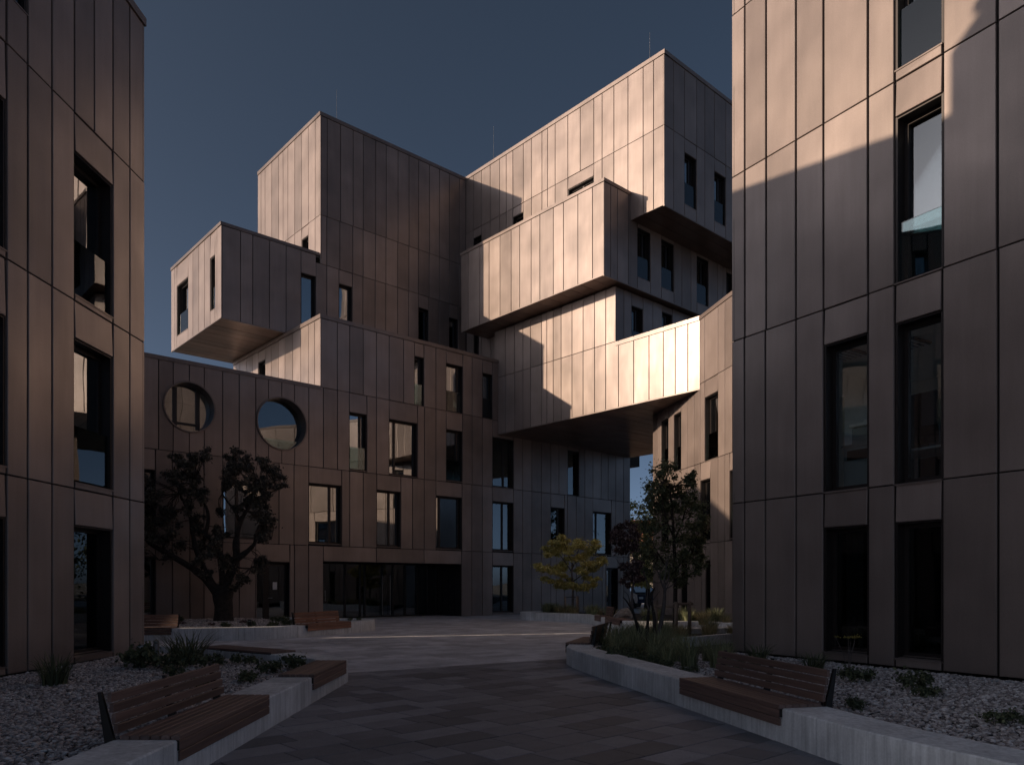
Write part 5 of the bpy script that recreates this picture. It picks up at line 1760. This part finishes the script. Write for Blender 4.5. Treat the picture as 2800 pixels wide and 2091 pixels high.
# right gravel bed
for x, y, s, kind, label in [
    (3.62, 11.9, .8, 'bush', 'yellow green cushion plant behind the far end of the near right bench'),
    (2.75, 11.75, .6, 'bush', 'small dark cushion plant in the gravel by the curved wall'),
    (4.2, 12.9, .7, 'spiky', 'thin spiky plant close to the right block left of its windows'),
    (4.75, 11.9, .75, 'spiky', 'spiky plant with tall stems under the first window of the right block'),
    (4.85, 10.6, .95, 'bush', 'rounded grey green shrub in the gravel under the ground floor window'),
    (5.15, 9.75, 1.05, 'bush', 'large dark shrub in the gravel behind the near right bench'),
    (5.05, 9.2, .8, 'bush', 'dark low shrub in front of the large shrub behind the near right bench'),
    (3.75, 8.35, .6, 'bush', 'small shrub right behind the end of the near right bench'),
    (3.55, 8.5, .5, 'purple', 'tiny purple plant behind the end of the near right bench'),
    (4.85, 7.4, .75, 'bush', 'small dark conifer-like shrub alone in the right gravel'),
    (6.3, 8.4, 1.0, 'bush', 'dark shrub in the right gravel at the photo edge'),
    (5.55, 6.75, .8, 'bush', 'dim shrub low in the right gravel near the photo corner')]:
    me = {'spiky': spiky_me, 'purple': purple_me}.get(kind) or bush_me[rng.randrange(3)]
    put('spiky_plant' if kind == 'spiky' else 'low_shrub', me, x, y, .2, s, label, 'plant')
def umbel(x, y, h, label):
    t_ = thing('flowering_weed', (x, y, .2), label, 'plant')
    r2 = random.Random(2)
    for k in range(5):
        dx, dy = r2.uniform(-.18, .18), r2.uniform(-.18, .18)
        b_ = MB()
        b_.tube([(x, y, .18), (x + dx * .4, y + dy * .4, .2 + h * .6), (x + dx, y + dy, .2 + h * r2.uniform(.85, 1.05))], [.006, .005, .003], 5)
        part('stalk', b_, M_TWIG, t_)
    v, f = leaves([(x + r2.uniform(-.2, .2), y + r2.uniform(-.2, .2), .2 + h) for _ in range(7)], [.06] * 7, 26, .02, .4)
    link('flower_head', mesh_np('flower_head', v, f, M_GOLD, (x, y, .2)), t_)
    v, f = leaves([(x + r2.uniform(-.12, .12), y + r2.uniform(-.12, .12), .28) for _ in range(6)], [.1] * 6, 30, .04, .7)
    link('leaf_cluster', mesh_np('leaf_cluster', v, f, M_GREEN, (x, y, .2)), t_)
umbel(4.95, 11.1, .62, 'thin weed with yellow flower heads against the right block')
# round the oak
for x, y, s, k in [(-8.6, 22.6, .8, 0), (-7.9, 23.1, .85, 0), (-7.3, 23.0, .8, 0), (-7.0, 23.6, .9, 0), (-9.4, 23.6, .6, 1), (-10.6, 24.2, .6, 1), (-8.9, 25.0, .7, 1), (-11.3, 25.7, .9, 0), (-7.7, 25.4, 1.0, 0), (-6.9, 25.9, .9, 1), (-8.2, 26.2, .8, 0), (-12.0, 23.5, .7, 1)]:
    put('low_shrub', purple_me if k else bush_me[rng.randrange(3)], x, y, .26, s, ['low green shrub in the gravel round the oak', 'low dull purple shrub in the gravel round the oak'][k], 'shrub', ['green shrubs round the oak', 'purple shrubs round the oak'][k])
for x, y in ((-5.45, 25.4), (-5.2, 25.75)):
    put('low_shrub', bush_me[0], x, y, .34, .45, 'small dark plant pot shrub on the pale end of the oak planter', 'shrub', 'small plants on the oak planter end')

# ---- beyond the gap: sunlit trees, a house, a car
def far_tree(x, y, h, r, seed, mat, label):
    r2 = random.Random(seed)
    t_ = thing('sunlit_tree', (x, y, 0), label, 'tree')
    b_ = MB()
    limb(b_, [(x, y, -.05), (x + .1, y, h * .4), (x - .1, y, h * .75)], .22, .06, 8, .05)
    part('trunk', b_, M_BARK, t_, True)
    cen, rad = [], []
    for _ in range(70):
        d = Vector((r2.gauss(0, 1), r2.gauss(0, 1), r2.gauss(0, 1))).normalized() * r2.uniform(.35, 1)
        cen.append((x + d.x * r, y + d.y * r, h * .68 + d.z * h * .34))
        rad.append(r * r2.uniform(.16, .3))
    v, f = leaves(cen, rad, 70, .16, .8)
    link('crown', mesh_np('crown', v, f, mat, (x, y, 0)), t_)
far_tree(9.2, 56, 7.4, 1.9, 1, M_GOLD, 'sunlit yellow green tree seen through the gap under the bridge')
far_tree(11.6, 60, 8.0, 2.2, 2, M_GREEN, 'darker tree at the right of the gap under the bridge')
far_tree(8.4, 47, 3.4, 1.5, 3, M_MAPLE, 'low yellowing tree behind the parked car in the gap')
t_ = thing('distant_house', (14, 80, 0), 'distant house with an orange tiled roof behind the trees in the gap', 'house')
mb = MB(); mb.box(9, 21, 78, 88, -.05, 5.2); part('wall', mb, M_WALL_FAR, t_)
mb = MB(); mb.add([(8.5, 77.5, 5.2), (21.5, 77.5, 5.2), (21.5, 88.5, 5.2), (8.5, 88.5, 5.2), (8.5, 83, 8.6), (21.5, 83, 8.6)], [(0, 1, 5, 4), (2, 3, 4, 5), (0, 4, 3), (1, 2, 5), (0, 3, 2, 1)]); part('roof', mb, M_TILE, t_)
for x_ in (10.2, 12.6, 15.0, 17.4):
    mb = MB(); mb.box(x_, x_ + 1.1, 77.9, 77.99, 2.6, 4.0); w_ = part('window', mb, M_FRAME, t_)
    mb = MB(); mb.box(x_ + .1, x_ + 1.0, 77.86, 77.895, 2.7, 3.9); part('pane', mb, M_GLASS, w_)

far_tree(16.5, 41, 8.0, 2.4, 5, M_GREEN, 'broad green tree standing beyond the end of the golden wing')
far_tree(19.5, 47, 9.0, 2.6, 6, M_GREEN, 'taller green tree standing behind the broad one beyond the wing')

wl = []  # unseen trees, added to block the bright horizon in window reflections
wr = []
w_rng = random.Random(12)
for i in range(150):
    wx = w_rng.uniform(14, 60)
    wl.append((wx, 64 + (wx - 14) * -.35 + w_rng.uniform(-3, 3), w_rng.uniform(.5, 8.5)))
    wr.append(w_rng.uniform(1.2, 2.2))
v, f = leaves(wl, wr, 80, .34, .9)
o = link('screen_woods', mesh_np('screen_woods', v, f, M_GREEN))
o['kind'] = 'stuff'
tag(o, 'unseen belt of dark trees added beyond the wing to screen the mirrored horizon', 'screen_woods')

def car(x, y, rot):
    t_ = thing('parked_car', (x, y, 0), 'dark blue parked car glimpsed through the gap under the bridge', 'car')
    t_.rotation_euler = (0, 0, rot)
    prof = [(-2.1, .35), (-2.12, .75), (-1.9, .92), (-1.2, .98), (-.55, 1.42), (.75, 1.44), (1.5, 1.0), (2.05, .9), (2.15, .6), (2.1, .35)]
    mb = MB()
    n = len(prof)
    vs = []
    for yy, ins in ((-.86, 0), (.86, 0)):
        for px, pz in prof:
            k = .14 if pz > 1.1 else 0
            vs.append((px, yy - math.copysign(k, yy), pz))
    fs = [tuple(range(n))[::-1], tuple(range(n, 2 * n))] + [(i, (i + 1) % n, (i + 1) % n + n, i + n) for i in range(n)]
    mb.add(vs, fs)
    link('body', mb.mesh('body', M_CAR), t_)
    for x0, x1, xa, xb in ((-1.1, .05, -.55, .05), (.12, 1.35, .12, .72)):
        for sg in (-1, 1):
            mb = MB()
            mb.add([(x0, sg * .845, 1.0), (x1, sg * .845, 1.0), (xb, sg * .735, 1.38), (xa, sg * .735, 1.38), (x0, sg * .855, 1.0), (x1, sg * .855, 1.0), (xb, sg * .745, 1.38), (xa, sg * .745, 1.38)],
                   [(0, 1, 2, 3), (4, 7, 6, 5), (0, 4, 5, 1), (1, 5, 6, 2), (2, 6, 7, 3), (3, 7, 4, 0)])
            link('side_window', mb.mesh('side_window', M_GLASS), t_)
    for x0, z0, x1, z1 in ((-1.15, 1.02, -.6, 1.39), (1.45, 1.04, .8, 1.41)):
        mb = MB()
        e = -.012 if x0 < 0 else .012
        mb.add([(x0 + e, -.7, z0), (x0 + e, .7, z0), (x1 + e, .6, z1), (x1 + e, -.6, z1), (x0 + 2 * e, -.7, z0 + .01), (x0 + 2 * e, .7, z0 + .01), (x1 + 2 * e, .6, z1 + .01), (x1 + 2 * e, -.6, z1 + .01)],
               [(0, 1, 2, 3), (4, 7, 6, 5), (0, 4, 5, 1), (1, 5, 6, 2), (2, 6, 7, 3), (3, 7, 4, 0)])
        link('windscreen', mb.mesh('windscreen', M_GLASS), t_)
    for px in (-1.35, 1.35):
        for sg in (-1, 1):
            mb = MB(); mb.tube([(px, sg * .68, .32), (px, sg * .88, .32)], [.32, .32], 18)
            w_ = link('wheel', mb.mesh('wheel', M_TYRE), t_)
            mb = MB(); mb.tube([(px, sg * .875, .32), (px, sg * .895, .32)], [.19, .19], 12)
            link('rim', mb.mesh('rim', M_PALE_STEEL), w_)
    for sg in (-1, 1):
        mb = MB(); mb.box(2.08, 2.16, sg * .62 - .14, sg * .62 + .14, .62, .76)
        link('headlight', mb.mesh('headlight', M_PAPER), t_)
car(8.3, 50.5, math.radians(-75))
